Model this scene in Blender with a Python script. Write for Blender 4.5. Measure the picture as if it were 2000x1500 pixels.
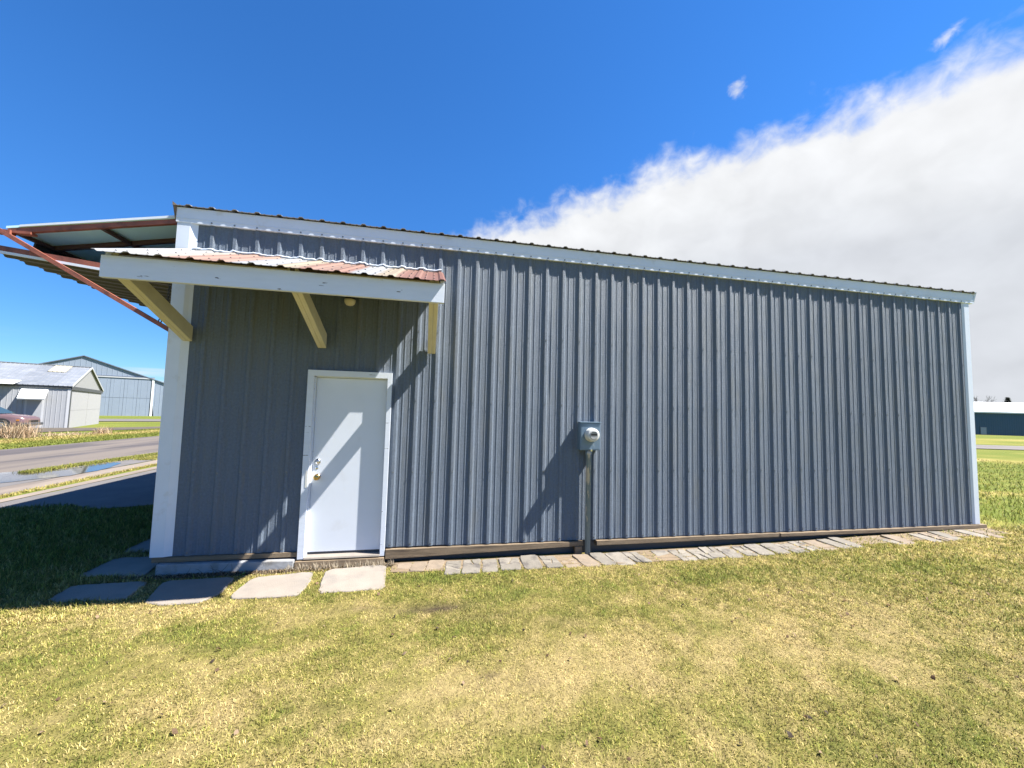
import bpy, bmesh, math, random
import numpy as np
from mathutils import Vector, Matrix

random.seed(7)
rng = np.random.default_rng(11)
R = math.radians
scene = bpy.context.scene
for o in list(bpy.data.objects):
    bpy.data.objects.remove(o, do_unlink=True)
col = scene.collection

# ------------------------------------------------------------------ camera
CAM = np.array([2.4359, -5.00687, 1.59864])
YAW, PITCH, ROLL = 0.20108, 0.0689, 0.025
F_PX = 793.27            # focal length in pixels of the 2000 px wide photograph
_f = np.array([math.sin(YAW)*math.cos(PITCH), math.cos(YAW)*math.cos(PITCH), math.sin(PITCH)])
_r = np.array([math.cos(YAW), -math.sin(YAW), 0.0])
_u = np.cross(_r, _f)
_r2 = math.cos(ROLL)*_r + math.sin(ROLL)*_u
_u2 = -math.sin(ROLL)*_r + math.cos(ROLL)*_u
cam_data = bpy.data.cameras.new('camera')
cam = bpy.data.objects.new('camera', cam_data)
col.objects.link(cam)
cam.matrix_world = Matrix(((_r2[0], _u2[0], -_f[0], CAM[0]), (_r2[1], _u2[1], -_f[1], CAM[1]),
                           (_r2[2], _u2[2], -_f[2], CAM[2]), (0, 0, 0, 1)))
cam_data.sensor_width = 36.0
cam_data.lens = 36.0*F_PX/2000.0
cam_data.clip_start = 0.05
cam_data.clip_end = 5000
scene.camera = cam

# ------------------------------------------------------------------ sky, sun, exposure
SUN = Vector((3.81, -1.0, 5.6)).normalized()
SUN_EL = math.asin(SUN.z)
SUN_AZ = math.atan2(SUN.x, SUN.y)
SKY_STRENGTH = 0.05
SUN_STRENGTH = 5.0
EXPOSURE = 1.75

world = bpy.data.worlds.new('World')
scene.world = world
world.use_nodes = True
wn, wl = world.node_tree.nodes, world.node_tree.links
wn.clear()


def wnode(t, **kw):
    n = wn.new(t)
    for k, v in kw.items():
        setattr(n, k, v)
    return n


def wmath(op, a, b=None, c=None):
    n = wn.new('ShaderNodeMath')
    n.operation = op
    for i, v in enumerate((a, b, c)):
        if v is None:
            continue
        if isinstance(v, (int, float)):
            n.inputs[i].default_value = v
        else:
            wl.new(v, n.inputs[i])
    return n.outputs[0]


def wsmooth(v, a, b):
    n = wn.new('ShaderNodeMapRange')
    n.interpolation_type = 'SMOOTHSTEP'
    wl.new(v, n.inputs[0])
    n.inputs[1].default_value = a
    n.inputs[2].default_value = b
    return n.outputs[0]


sky = wnode('ShaderNodeTexSky', sky_type='NISHITA')
sky.sun_disc = False
sky.sun_elevation = SUN_EL
sky.sun_rotation = SUN_AZ
sky.altitude = 300
sky.air_density = 1.0
sky.dust_density = 0.0
sky.ozone_density = 3.0
hsv = wnode('ShaderNodeHueSaturation')
hsv.inputs['Saturation'].default_value = 1.09
hsv.inputs['Value'].default_value = 1.0
tint = wnode('ShaderNodeMix', data_type='RGBA', blend_type='MULTIPLY')
tint.inputs[0].default_value = 1.0
tint.inputs[7].default_value = (0.68, 0.975, 1.345, 1)
wl.new(sky.outputs[0], tint.inputs[6])
wl.new(tint.outputs[2], hsv.inputs['Color'])
tc = wnode('ShaderNodeTexCoord')
sep = wnode('ShaderNodeSeparateXYZ')
wl.new(tc.outputs['Generated'], sep.inputs[0])
zc = wmath('MAXIMUM', sep.outputs[2], 0.035)
px = wmath('DIVIDE', sep.outputs[0], zc)
py = wmath('DIVIDE', sep.outputs[1], zc)
comb = wnode('ShaderNodeCombineXYZ')
wl.new(px, comb.inputs[0])
wl.new(py, comb.inputs[1])
# the cloud deck: a flat layer whose straight front edge runs across the sky
edge = wmath('SUBTRACT', wmath('ADD', wmath('ADD', px, wmath('MULTIPLY', wmath('MINIMUM', px, 0.0), 0.75)), wmath('MULTIPLY', py, 0.84)), 2.06)


def wnoise(scale, detail, rough, dist=0.0, loc=(0, 0, 0), scl=(1, 1, 1), rot=0.0, src=None):
    m = wnode('ShaderNodeMapping')
    m.inputs['Location'].default_value = loc
    m.inputs['Rotation'].default_value = (0, 0, rot)
    m.inputs['Scale'].default_value = scl
    wl.new(comb.outputs[0] if src is None else src, m.inputs[0])
    n = wnode('ShaderNodeTexNoise')
    n.inputs['Scale'].default_value = scale
    n.inputs['Detail'].default_value = detail
    n.inputs['Roughness'].default_value = rough
    n.inputs['Distortion'].default_value = dist
    wl.new(m.outputs[0], n.inputs['Vector'])
    return n.outputs[0]


GEN = tc.outputs['Generated']
n_big = wnoise(5.5, 2.0, 0.45, 0.2, (3.1, 1.7, 0), (1, 1, 1.4), 0, GEN)
n_mid = wnoise(13.0, 3.0, 0.5, 0.25, (1.1, 4.7, 0), (1, 1, 1.3), 0, GEN)
n_fine = wnoise(30.0, 8.0, 0.58, 0.35, (0.4, 5.2, 0), (1.0, 1.0, 1.2), R(35), GEN)
n_soft = wnoise(0.9, 4.0, 0.5, 0.3, (8.0, 2.0, 0), (1, 1, 1))
d1 = wmath('MULTIPLY', wmath('SUBTRACT', n_big, 0.5), 0.30)
d2 = wmath('MULTIPLY', wmath('SUBTRACT', n_fine, 0.5), 0.34)
d3 = wmath('MULTIPLY', wmath('SUBTRACT', n_mid, 0.5), 0.54)
s_edge = wmath('ADD', edge, wmath('ADD', d3, wmath('ADD', d1, d2)))
mask = wsmooth(s_edge, -0.10, 0.26)


def wisp(cx, cy, rx, ry, rot):
    m = wnode('ShaderNodeMapping', vector_type='TEXTURE')
    m.inputs['Location'].default_value = (cx, cy, 0)
    m.inputs['Rotation'].default_value = (0, 0, rot)
    m.inputs['Scale'].default_value = (rx, ry, 1)
    wl.new(comb.outputs[0], m.inputs[0])
    ln = wnode('ShaderNodeVectorMath', operation='LENGTH')
    wl.new(m.outputs[0], ln.inputs[0])
    v = wmath('SUBTRACT', wmath('SUBTRACT', 1.0, ln.outputs['Value']), wmath('MULTIPLY', wmath('SUBTRACT', 0.62, n_fine), 2.2))
    return wmath('MULTIPLY', wsmooth(v, 0.0, 0.9), 0.75)


mask = wmath('MAXIMUM', mask, wisp(0.894, 1.027, 0.075, 0.035, R(52)))
mask = wmath('MAXIMUM', mask, wisp(1.285, 0.751, 0.07, 0.035, R(60)))
# thin streaks low over the horizon
n_str = wnoise(0.16, 5.0, 0.55, 0.3, (2.0, 0.3, 0), (1, 1, 1))
low = wmath('MULTIPLY', wsmooth(n_str, 0.50, 0.68), wsmooth(sep.outputs[2], 0.13, 0.05))
mask = wmath('MAXIMUM', mask, wmath('MULTIPLY', low, 0.55))
mask = wmath('MULTIPLY', mask, wsmooth(sep.outputs[2], -0.01, 0.02))
# bright sunlit front, greyer underside further in
deep = wsmooth(wmath('ADD', edge, wmath('MULTIPLY', wmath('SUBTRACT', n_soft, 0.5), 1.6)), 0.35, 2.2)
ccol = wnode('ShaderNodeMix', data_type='RGBA')
ccol.inputs[6].default_value = (5.5, 5.58, 5.72, 1)
ccol.inputs[7].default_value = (4.35, 4.53, 4.85, 1)
wl.new(deep, ccol.inputs[0])
cmod = wnode('ShaderNodeMix', data_type='RGBA', blend_type='MULTIPLY')
cmod.inputs[0].default_value = 1.0
wl.new(ccol.outputs[2], cmod.inputs[6])
cv = wnode('ShaderNodeMapRange')
wl.new(n_mid, cv.inputs[0])
cv.inputs[1].default_value = 0.3
cv.inputs[2].default_value = 0.7
cv.inputs[3].default_value = 0.93
cv.inputs[4].default_value = 1.05
wl.new(cv.outputs[0], cmod.inputs[7])
cmix = wnode('ShaderNodeMix', data_type='RGBA')
wl.new(mask, cmix.inputs[0])
hz = wnode('ShaderNodeMapRange', interpolation_type='SMOOTHSTEP')
wl.new(sep.outputs[2], hz.inputs[0])
hz.inputs[1].default_value = -0.05
hz.inputs[2].default_value = 0.55
hz.inputs[3].default_value = 0.66
hz.inputs[4].default_value = 1.0
hmul = wnode('ShaderNodeMix', data_type='RGBA', blend_type='MULTIPLY')
hmul.inputs[0].default_value = 1.0
wl.new(hsv.outputs[0], hmul.inputs[6])
wl.new(hz.outputs[0], hmul.inputs[7])
wl.new(hmul.outputs[2], cmix.inputs[6])
wl.new(cmod.outputs[2], cmix.inputs[7])
bg = wnode('ShaderNodeBackground')
bg.inputs[1].default_value = SKY_STRENGTH
wl.new(cmix.outputs[2], bg.inputs[0])
wout = wnode('ShaderNodeOutputWorld')
wl.new(bg.outputs[0], wout.inputs[0])

sun_data = bpy.data.lights.new('sun', 'SUN')
sun_data.energy = SUN_STRENGTH
sun_data.angle = R(0.53)
sun_data.color = (1.0, 0.955, 0.88)
sun_ob = bpy.data.objects.new('sun', sun_data)
col.objects.link(sun_ob)
sun_ob.location = (12, -8, 20)
sun_ob.rotation_euler = SUN.to_track_quat('Z', 'Y').to_euler()

vs = scene.view_settings
vs.view_transform = 'Standard'
vs.look = 'None'
vs.exposure = EXPOSURE
vs.gamma = 1.0
vs.use_curve_mapping = False

# ------------------------------------------------------------------ materials


def mat(name, base, rough=0.6, metal=0.0, var=0.12, scale=6.0, bump=0.0, bscale=60.0, stretch=(1, 1, 1),
        second=None, sec_scale=3.0, sec_lo=0.55, sec_hi=0.62, coords='Object', spec=0.5, sec_stretch=(1, 1, 1), rnd=0.0, bdist=0.01, micro=0.0, mscale=400.0):
    """procedural paint / metal / wood: base colour with noise, optional second colour in patches, fine relief"""
    m = bpy.data.materials.new(name)
    m.use_nodes = True
    nt = m.node_tree
    n, l = nt.nodes, nt.links
    b = n['Principled BSDF']
    b.inputs['Roughness'].default_value = rough
    b.inputs['Metallic'].default_value = metal
    b.inputs['Specular IOR Level'].default_value = spec
    t = n.new('ShaderNodeTexCoord')

    def noise(sc, st, det=6.0):
        mp = n.new('ShaderNodeMapping')
        mp.inputs['Scale'].default_value = st
        l.new(t.outputs[coords], mp.inputs[0])
        k = n.new('ShaderNodeTexNoise')
        k.inputs['Scale'].default_value = sc
        k.inputs['Detail'].default_value = det
        k.inputs['Roughness'].default_value = 0.6
        l.new(mp.outputs[0], k.inputs['Vector'])
        return k.outputs[0]
    k1 = noise(scale, stretch)
    mr = n.new('ShaderNodeMapRange')
    l.new(k1, mr.inputs[0])
    mr.inputs[1].default_value = 0.25
    mr.inputs[2].default_value = 0.75
    mr.inputs[3].default_value = 1 - var
    mr.inputs[4].default_value = 1 + var
    fac = mr.outputs[0]
    if rnd:
        oi = n.new('ShaderNodeObjectInfo')
        r2 = n.new('ShaderNodeMapRange')
        l.new(oi.outputs['Random'], r2.inputs[0])
        r2.inputs[3].default_value = 1 - rnd
        r2.inputs[4].default_value = 1 + rnd
        mm = n.new('ShaderNodeMath')
        mm.operation = 'MULTIPLY'
        l.new(fac, mm.inputs[0])
        l.new(r2.outputs[0], mm.inputs[1])
        fac = mm.outputs[0]
    mu = n.new('ShaderNodeMix')
    mu.data_type = 'RGBA'
    mu.blend_type = 'MULTIPLY'
    mu.inputs[0].default_value = 1.0
    l.new(fac, mu.inputs[7])
    mu.inputs[6].default_value = (*base, 1)
    out = mu.outputs[2]
    if second is not None:
        k2 = noise(sec_scale, sec_stretch, 8.0)
        r3 = n.new('ShaderNodeMapRange')
        l.new(k2, r3.inputs[0])
        r3.inputs[1].default_value = sec_lo
        r3.inputs[2].default_value = sec_hi
        mx = n.new('ShaderNodeMix')
        mx.data_type = 'RGBA'
        l.new(r3.outputs[0], mx.inputs[0])
        l.new(out, mx.inputs[6])
        mx.inputs[7].default_value = (*second, 1)
        out = mx.outputs[2]
    l.new(out, b.inputs['Base Color'])
    if bump:
        k3 = noise(bscale, stretch, 4.0)
        bp = n.new('ShaderNodeBump')
        bp.inputs['Strength'].default_value = bump
        bp.inputs['Distance'].default_value = bdist
        l.new(k3, bp.inputs['Height'])
        l.new(bp.outputs[0], b.inputs['Normal'])
    if micro:
        # embossed finish: tiny facets tilted every way
        ge = n.new('ShaderNodeNewGeometry')
        k4 = n.new('ShaderNodeTexNoise')
        k4.inputs['Scale'].default_value = mscale
        k4.inputs['Detail'].default_value = 1.0
        l.new(t.outputs[coords], k4.inputs['Vector'])
        v1 = n.new('ShaderNodeVectorMath')
        v1.operation = 'SUBTRACT'
        l.new(k4.outputs['Color'], v1.inputs[0])
        v1.inputs[1].default_value = (0.5, 0.5, 0.5)
        v2 = n.new('ShaderNodeVectorMath')
        v2.operation = 'SCALE'
        l.new(v1.outputs[0], v2.inputs[0])
        v2.inputs['Scale'].default_value = micro
        v3 = n.new('ShaderNodeVectorMath')
        v3.operation = 'ADD'
        l.new(v2.outputs[0], v3.inputs[0])
        l.new(ge.outputs['Normal'], v3.inputs[1])
        v4 = n.new('ShaderNodeVectorMath')
        v4.operation = 'NORMALIZE'
        l.new(v3.outputs[0], v4.inputs[0])
        l.new(v4.outputs[0], b.inputs['Normal'])
    return m


def attr_mat(name, rough=0.85, var=0.15, scale=8.0, bump=0.3, bscale=40.0, spec=0.2, island=0.0, transl=0.0):
    """colour carried by the vertices (tufts, lawn, soil) with noise on top"""
    m = bpy.data.materials.new(name)
    m.use_nodes = True
    n, l = m.node_tree.nodes, m.node_tree.links
    b = n['Principled BSDF']
    b.inputs['Roughness'].default_value = rough
    b.inputs['Specular IOR Level'].default_value = spec
    a = n.new('ShaderNodeAttribute')
    a.attribute_name = 'Col'
    t = n.new('ShaderNodeNewGeometry')
    k = n.new('ShaderNodeTexNoise')
    k.inputs['Scale'].default_value = scale
    k.inputs['Detail'].default_value = 8
    k.inputs['Roughness'].default_value = 0.65
    l.new(t.outputs['Position'], k.inputs['Vector'])
    mr = n.new('ShaderNodeMapRange')
    l.new(k.outputs[0], mr.inputs[0])
    mr.inputs[1].default_value = 0.25
    mr.inputs[2].default_value = 0.75
    mr.inputs[3].default_value = 1 - var
    mr.inputs[4].default_value = 1 + var
    mu = n.new('ShaderNodeMix')
    mu.data_type = 'RGBA'
    mu.blend_type = 'MULTIPLY'
    mu.inputs[0].default_value = 1
    l.new(a.outputs['Color'], mu.inputs[6])
    l.new(mr.outputs[0], mu.inputs[7])
    l.new(mu.outputs[2], b.inputs['Base Color'])
    if bump:
        k3 = n.new('ShaderNodeTexNoise')
        k3.inputs['Scale'].default_value = bscale
        k3.inputs['Detail'].default_value = 5
        l.new(t.outputs['Position'], k3.inputs['Vector'])
        bp = n.new('ShaderNodeBump')
        bp.inputs['Strength'].default_value = bump
        bp.inputs['Distance'].default_value = 0.02
        l.new(k3.outputs[0], bp.inputs['Height'])
        l.new(bp.outputs[0], b.inputs['Normal'])
    if transl:
        tr = n.new('ShaderNodeBsdfTranslucent')
        l.new(mu.outputs[2], tr.inputs[0])
        ms = n.new('ShaderNodeMixShader')
        ms.inputs[0].default_value = transl
        l.new(b.outputs[0], ms.inputs[1])
        l.new(tr.outputs[0], ms.inputs[2])
        l.new(ms.outputs[0], n['Material Output'].inputs[0])
    return m


M = {}
M['wall_metal'] = mat('slate_steel', (0.124, 0.157, 0.206), 0.5, 0.0, 0.16, 40, 0.0, 95, rnd=0.045, micro=4.8, mscale=900.0, spec=0.3,
                      second=(0.150, 0.166, 0.178), sec_scale=2.5, sec_lo=0.50, sec_hi=0.80, sec_stretch=(3, 3, 0.5))
M['white_trim'] = mat('white_trim', (0.625, 0.675, 0.755), 0.45, 0, 0.04, 3, 0.03, 30,
                      second=(0.460, 0.432, 0.386), sec_scale=3.2, sec_lo=0.58, sec_hi=0.82)
M['white_wood'] = mat('white_painted_board', (0.605, 0.650, 0.725), 0.6, 0, 0.05, 5, 0.15, 50, (0.6, 4, 4),
                      second=(0.108, 0.099, 0.099), sec_scale=9, sec_lo=0.655, sec_hi=0.672, sec_stretch=(0.55, 2.6, 2.6))
M['cream_wood'] = mat('cream_painted_timber', (0.552, 0.515, 0.386), 0.65, 0, 0.10, 6, 0.15, 60, (6, 1, 1))
M['door_white'] = mat('white_door_paint', (0.610, 0.650, 0.715), 0.38, 0, 0.03, 3, 0.03, 40,
                      second=(0.514, 0.522, 0.545), sec_scale=2.2, sec_lo=0.60, sec_hi=0.85)
M['roof_metal'] = mat('weathered_roof_steel', (0.212, 0.206, 0.194), 0.55, 0.2, 0.15, 5, 0.05, 60,
                      second=(0.118, 0.094, 0.065), sec_scale=4, sec_lo=0.5, sec_hi=0.7)
M['raw_wood'] = mat('weathered_timber', (0.177, 0.130, 0.082), 0.85, 0, 0.30, 4, 0.5, 30, (0.8, 12, 12),
                    second=(0.065, 0.047, 0.032), sec_scale=3, sec_lo=0.50, sec_hi=0.72, sec_stretch=(0.7, 8, 8))
M['concrete'] = mat('pale_concrete', (0.224, 0.195, 0.166), 0.85, 0, 0.12, 5, 0.35, 70,
                    second=(0.161, 0.146, 0.131), sec_scale=3, sec_lo=0.52, sec_hi=0.75, rnd=0.05)
M['grey_block'] = mat('grey_block', (0.247, 0.254, 0.265), 0.8, 0, 0.15, 6, 0.35, 50,
                      second=(0.130, 0.118, 0.100), sec_scale=4, sec_lo=0.52, sec_hi=0.7)
M['paver'] = mat('concrete_paver', (0.165, 0.148, 0.124), 0.9, 0, 0.18, 9, 0.5, 60,
                 second=(0.085, 0.076, 0.068), sec_scale=6, sec_lo=0.52, sec_hi=0.66, rnd=0.16)
M['tan_paver'] = mat('tan_clay_paver', (0.178, 0.140, 0.102), 0.9, 0, 0.18, 9, 0.5, 60,
                     second=(0.147, 0.119, 0.090), sec_scale=7, sec_lo=0.56, sec_hi=0.70, rnd=0.10)
M['red_steel'] = mat('rust_red_steel', (0.253, 0.080, 0.050), 0.6, 0.0, 0.22, 8, 0.2, 60,
                     second=(0.122, 0.046, 0.034), sec_scale=6, sec_lo=0.52, sec_hi=0.68)
M['door_lining'] = mat('pale_door_lining', (0.560, 0.820, 0.880), 0.6, 0, 0.06, 2)
M['door_skin'] = mat('brown_grey_door_skin', (0.050, 0.046, 0.044), 0.5, 0.2, 0.12, 4)
M['dark'] = mat('dark_rubber', (0.020, 0.020, 0.022), 0.8)
M['deck'] = mat('bounce_cut_wood', (0.075, 0.055, 0.040), 0.9, 0, 0.25, 5, 0.3, 40, (1, 8, 8))  # dark wood; the added planks cut bounced light under the awning
M['interior'] = mat('dim_interior', (0.160, 0.160, 0.160), 0.9)
M['chain'] = mat('chain_steel', (0.060, 0.055, 0.050), 0.5, 0.6)
M['meter_box'] = mat('blue_grey_enamel', (0.122, 0.180, 0.243), 0.42, 0.1, 0.14, 9, 0.08, 60,
                     second=(0.297, 0.342, 0.378), sec_scale=9, sec_lo=0.62, sec_hi=0.69)
M['conduit'] = mat('peeling_conduit', (0.128, 0.190, 0.261), 0.5, 0.1, 0.12, 10, 0.1, 50,
                   second=(0.399, 0.399, 0.399), sec_scale=10, sec_lo=0.56, sec_hi=0.60, sec_stretch=(1, 1, 0.35))
M['meter_ring'] = mat('white_plastic', (0.566, 0.566, 0.535), 0.35, 0, 0.04, 4)
M['meter_face'] = mat('grey_meter_face', (0.330, 0.338, 0.345), 0.3, 0, 0.1, 20)
M['black'] = mat('black_plastic', (0.012, 0.012, 0.014), 0.4)
M['brass'] = mat('aged_brass', (0.500, 0.330, 0.120), 0.28, 1.0, 0.1, 10)
M['chrome'] = mat('dull_chrome', (0.620, 0.620, 0.620), 0.22, 1.0, 0.05, 10)
M['screw'] = mat('zinc_screw', (0.173, 0.181, 0.196), 0.35, 0.8, 0.1, 10)
M['lamp_glass'] = mat('frosted_glass', (0.560, 0.512, 0.368), 0.3, 0, 0.05, 10)
M['asphalt'] = mat('asphalt', (0.059, 0.050, 0.050), 0.88, 0, 0.25, 1.2, 0.4, 60, (1.0, 0.25, 1),
                   second=(0.118, 0.098, 0.082), sec_scale=0.40, sec_lo=0.45, sec_hi=0.55, sec_stretch=(1.5, 0.16, 1))
M['apron'] = mat('apron_asphalt', (0.106, 0.098, 0.096), 0.9, 0, 0.25, 2.0, 0.4, 50,
                 second=(0.104, 0.099, 0.097), sec_scale=1.2, sec_lo=0.45, sec_hi=0.65)
M['gutter'] = mat('tan_concrete', (0.177, 0.145, 0.118), 0.9, 0, 0.18, 2, 0.3, 40, (1, .4, 1), second=(0.110, 0.090, 0.075), sec_scale=0.8, sec_lo=0.5, sec_hi=0.65, sec_stretch=(1.5, .3, 1))
M['gravel'] = mat('dark_gravel', (0.067, 0.055, 0.041), 0.95, 0, 0.35, 3)
M['tube'] = mat('shaded_red_steel', (0.060, 0.028, 0.024), 0.7, 0, 0.2, 8)  # darkened copy of the red steel; shade on the inner tubes painted in
M['far_road'] = mat('far_road', (0.110, 0.098, 0.091), 0.9, 0, 0.15, 0.3)
M['shed_wall'] = mat('light_grey_siding', (0.275, 0.285, 0.305), 0.5, 0.1, 0.05, 3)
M['shed_door'] = mat('off_white_siding', (0.275, 0.278, 0.29), 0.5, 0.1, 0.04, 3)
M['shed_trim'] = mat('shed_white_trim', (0.37, 0.38, 0.40), 0.5, 0, 0.04, 3)
M['shed_roof'] = mat('galvanised_roof', (0.212, 0.227, 0.247), 0.45, 0.3, 0.12, 2, rnd=0.10,
                     second=(0.324, 0.330, 0.341), sec_scale=1.6, sec_lo=0.5, sec_hi=0.8)
M['skylight'] = mat('yellowed_skylight', (0.294, 0.276, 0.212), 0.5, 0, 0.12, 6)
M['dark_trim'] = mat('dark_trim', (0.051, 0.055, 0.063), 0.6)
M['pale_blue'] = mat('pale_blue_siding', (0.203, 0.243, 0.308), 0.5, 0.1, 0.05, 1.0, rnd=0.03)
M['navy_trim'] = mat('navy_edge', (0.085, 0.106, 0.149), 0.6)
M['blue_wall'] = mat('deep_blue_siding', (0.022, 0.067, 0.130), 0.55, 0.1, 0.06, 0.4)
M['white_roof'] = mat('white_roof', (0.648, 0.664, 0.664), 0.5, 0, 0.03, 0.4)
M['bark'] = mat('bark', (0.094, 0.075, 0.063), 0.9, 0, 0.2, 10)
M['needle'] = mat('conifer_needles', (0.030, 0.050, 0.022), 0.8, 0, 0.3, 3)
M['leaf'] = mat('far_leaves', (0.050, 0.075, 0.030), 0.8, 0, 0.3, 3)
M['car_paint'] = mat('rose_silver_paint', (0.157, 0.098, 0.102), 0.28, 0.35, 0.04, 3)
M['car_low'] = mat('maroon_lower_paint', (0.126, 0.047, 0.055), 0.35, 0.2, 0.05, 3)
M['car_glass'] = mat('tinted_glass', (0.030, 0.050, 0.050), 0.06, 0, 0.02, 3, spec=0.8)
M['tyre'] = mat('tyre_rubber', (0.025, 0.025, 0.025), 0.85)
M['rim'] = mat('wheel_rim', (0.353, 0.353, 0.353), 0.35, 0.8)
M['lamp_clear'] = mat('headlamp_lens', (0.510, 0.518, 0.518), 0.15, 0.1)
M['lamp_amber'] = mat('amber_lens', (0.432, 0.157, 0.031), 0.2)
M['blade'] = attr_mat('grass_blade', 0.75, 0.12, 5.0, 0.0, spec=0.25, transl=0.28)
M['lawn'] = attr_mat('lawn_ground', 0.95, 0.35, 22.0, 0.8, 45.0, spec=0.1)
M['reed'] = attr_mat('dry_reed', 0.8, 0.1, 5.0, 0.0, spec=0.2, transl=0.2)

wm = bpy.data.materials.new('standing_water')
wm.use_nodes = True
_b = wm.node_tree.nodes['Principled BSDF']
_b.inputs['Base Color'].default_value = (0.05, 0.045, 0.04, 1)
_b.inputs['Roughness'].default_value = 0.05
_b.inputs['IOR'].default_value = 1.5
_b.inputs['Specular IOR Level'].default_value = 1.0
_k = wm.node_tree.nodes.new('ShaderNodeTexNoise')
_k.inputs['Scale'].default_value = 6
_bp = wm.node_tree.nodes.new('ShaderNodeBump')
_bp.inputs['Strength'].default_value = 0.012
wm.node_tree.links.new(_k.outputs[0], _bp.inputs['Height'])
wm.node_tree.links.new(_bp.outputs[0], _b.inputs['Normal'])
M['water'] = wm

# rusting sheet of the little awning: each strip between two ribs has weathered its own way
AW_X0, AW_X1 = -0.235, 2.552
rm = bpy.data.materials.new('rusting_awning_sheet')
rm.use_nodes = True
_n, _l = rm.node_tree.nodes, rm.node_tree.links
_b = _n['Principled BSDF']
_b.inputs['Roughness'].default_value = 0.6
_t = _n.new('ShaderNodeNewGeometry')
_s = _n.new('ShaderNodeSeparateXYZ')
_l.new(_t.outputs['Position'], _s.inputs[0])
_nz = _n.new('ShaderNodeTexNoise')
_nz.inputs['Scale'].default_value = 5
_nz.inputs['Detail'].default_value = 8
_l.new(_t.outputs['Position'], _nz.inputs['Vector'])
_w = _n.new('ShaderNodeMath')
_w.operation = 'MULTIPLY_ADD'
_l.new(_nz.outputs[0], _w.inputs[0])
_w.inputs[1].default_value = 0.12
_w.inputs[2].default_value = -0.06
_a = _n.new('ShaderNodeMath')
_l.new(_s.outputs[0], _a.inputs[0])
_l.new(_w.outputs[0], _a.inputs[1])
_mr = _n.new('ShaderNodeMapRange')
_l.new(_a.outputs[0], _mr.inputs[0])
_mr.inputs[1].default_value = AW_X0
_mr.inputs[2].default_value = AW_X1
_cr = _n.new('ShaderNodeValToRGB')
_l.new(_mr.outputs[0], _cr.inputs[0])
WH, PK, CR, RD_ = (.26, .265, .27), (.245, .155, .118), (.265, .22, .16), (.205, .105, .076)
stops = [(0.0, WH), (.16, (.27, .26, .245)), (.195, PK), (.26, (.25, .15, .115)), (.345, PK), (.365, WH), (.465, WH), (.485, CR), (.525, CR),
         (.545, RD_), (.61, PK), (.685, RD_), (.70, WH), (.765, WH), (.785, CR), (.83, CR), (.85, RD_), (1.0, (.15, .06, .042))]
while len(_cr.color_ramp.elements) < len(stops):
    _cr.color_ramp.elements.new(0.5)
for e, (p_, c_) in zip(_cr.color_ramp.elements, stops):
    e.position = p_
    e.color = (*[0.8*q_ for q_ in c_], 1)
_l.new(_cr.outputs[0], _b.inputs['Base Color'])
M['rust_sheet'] = rm

# ------------------------------------------------------------------ mesh helpers


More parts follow.
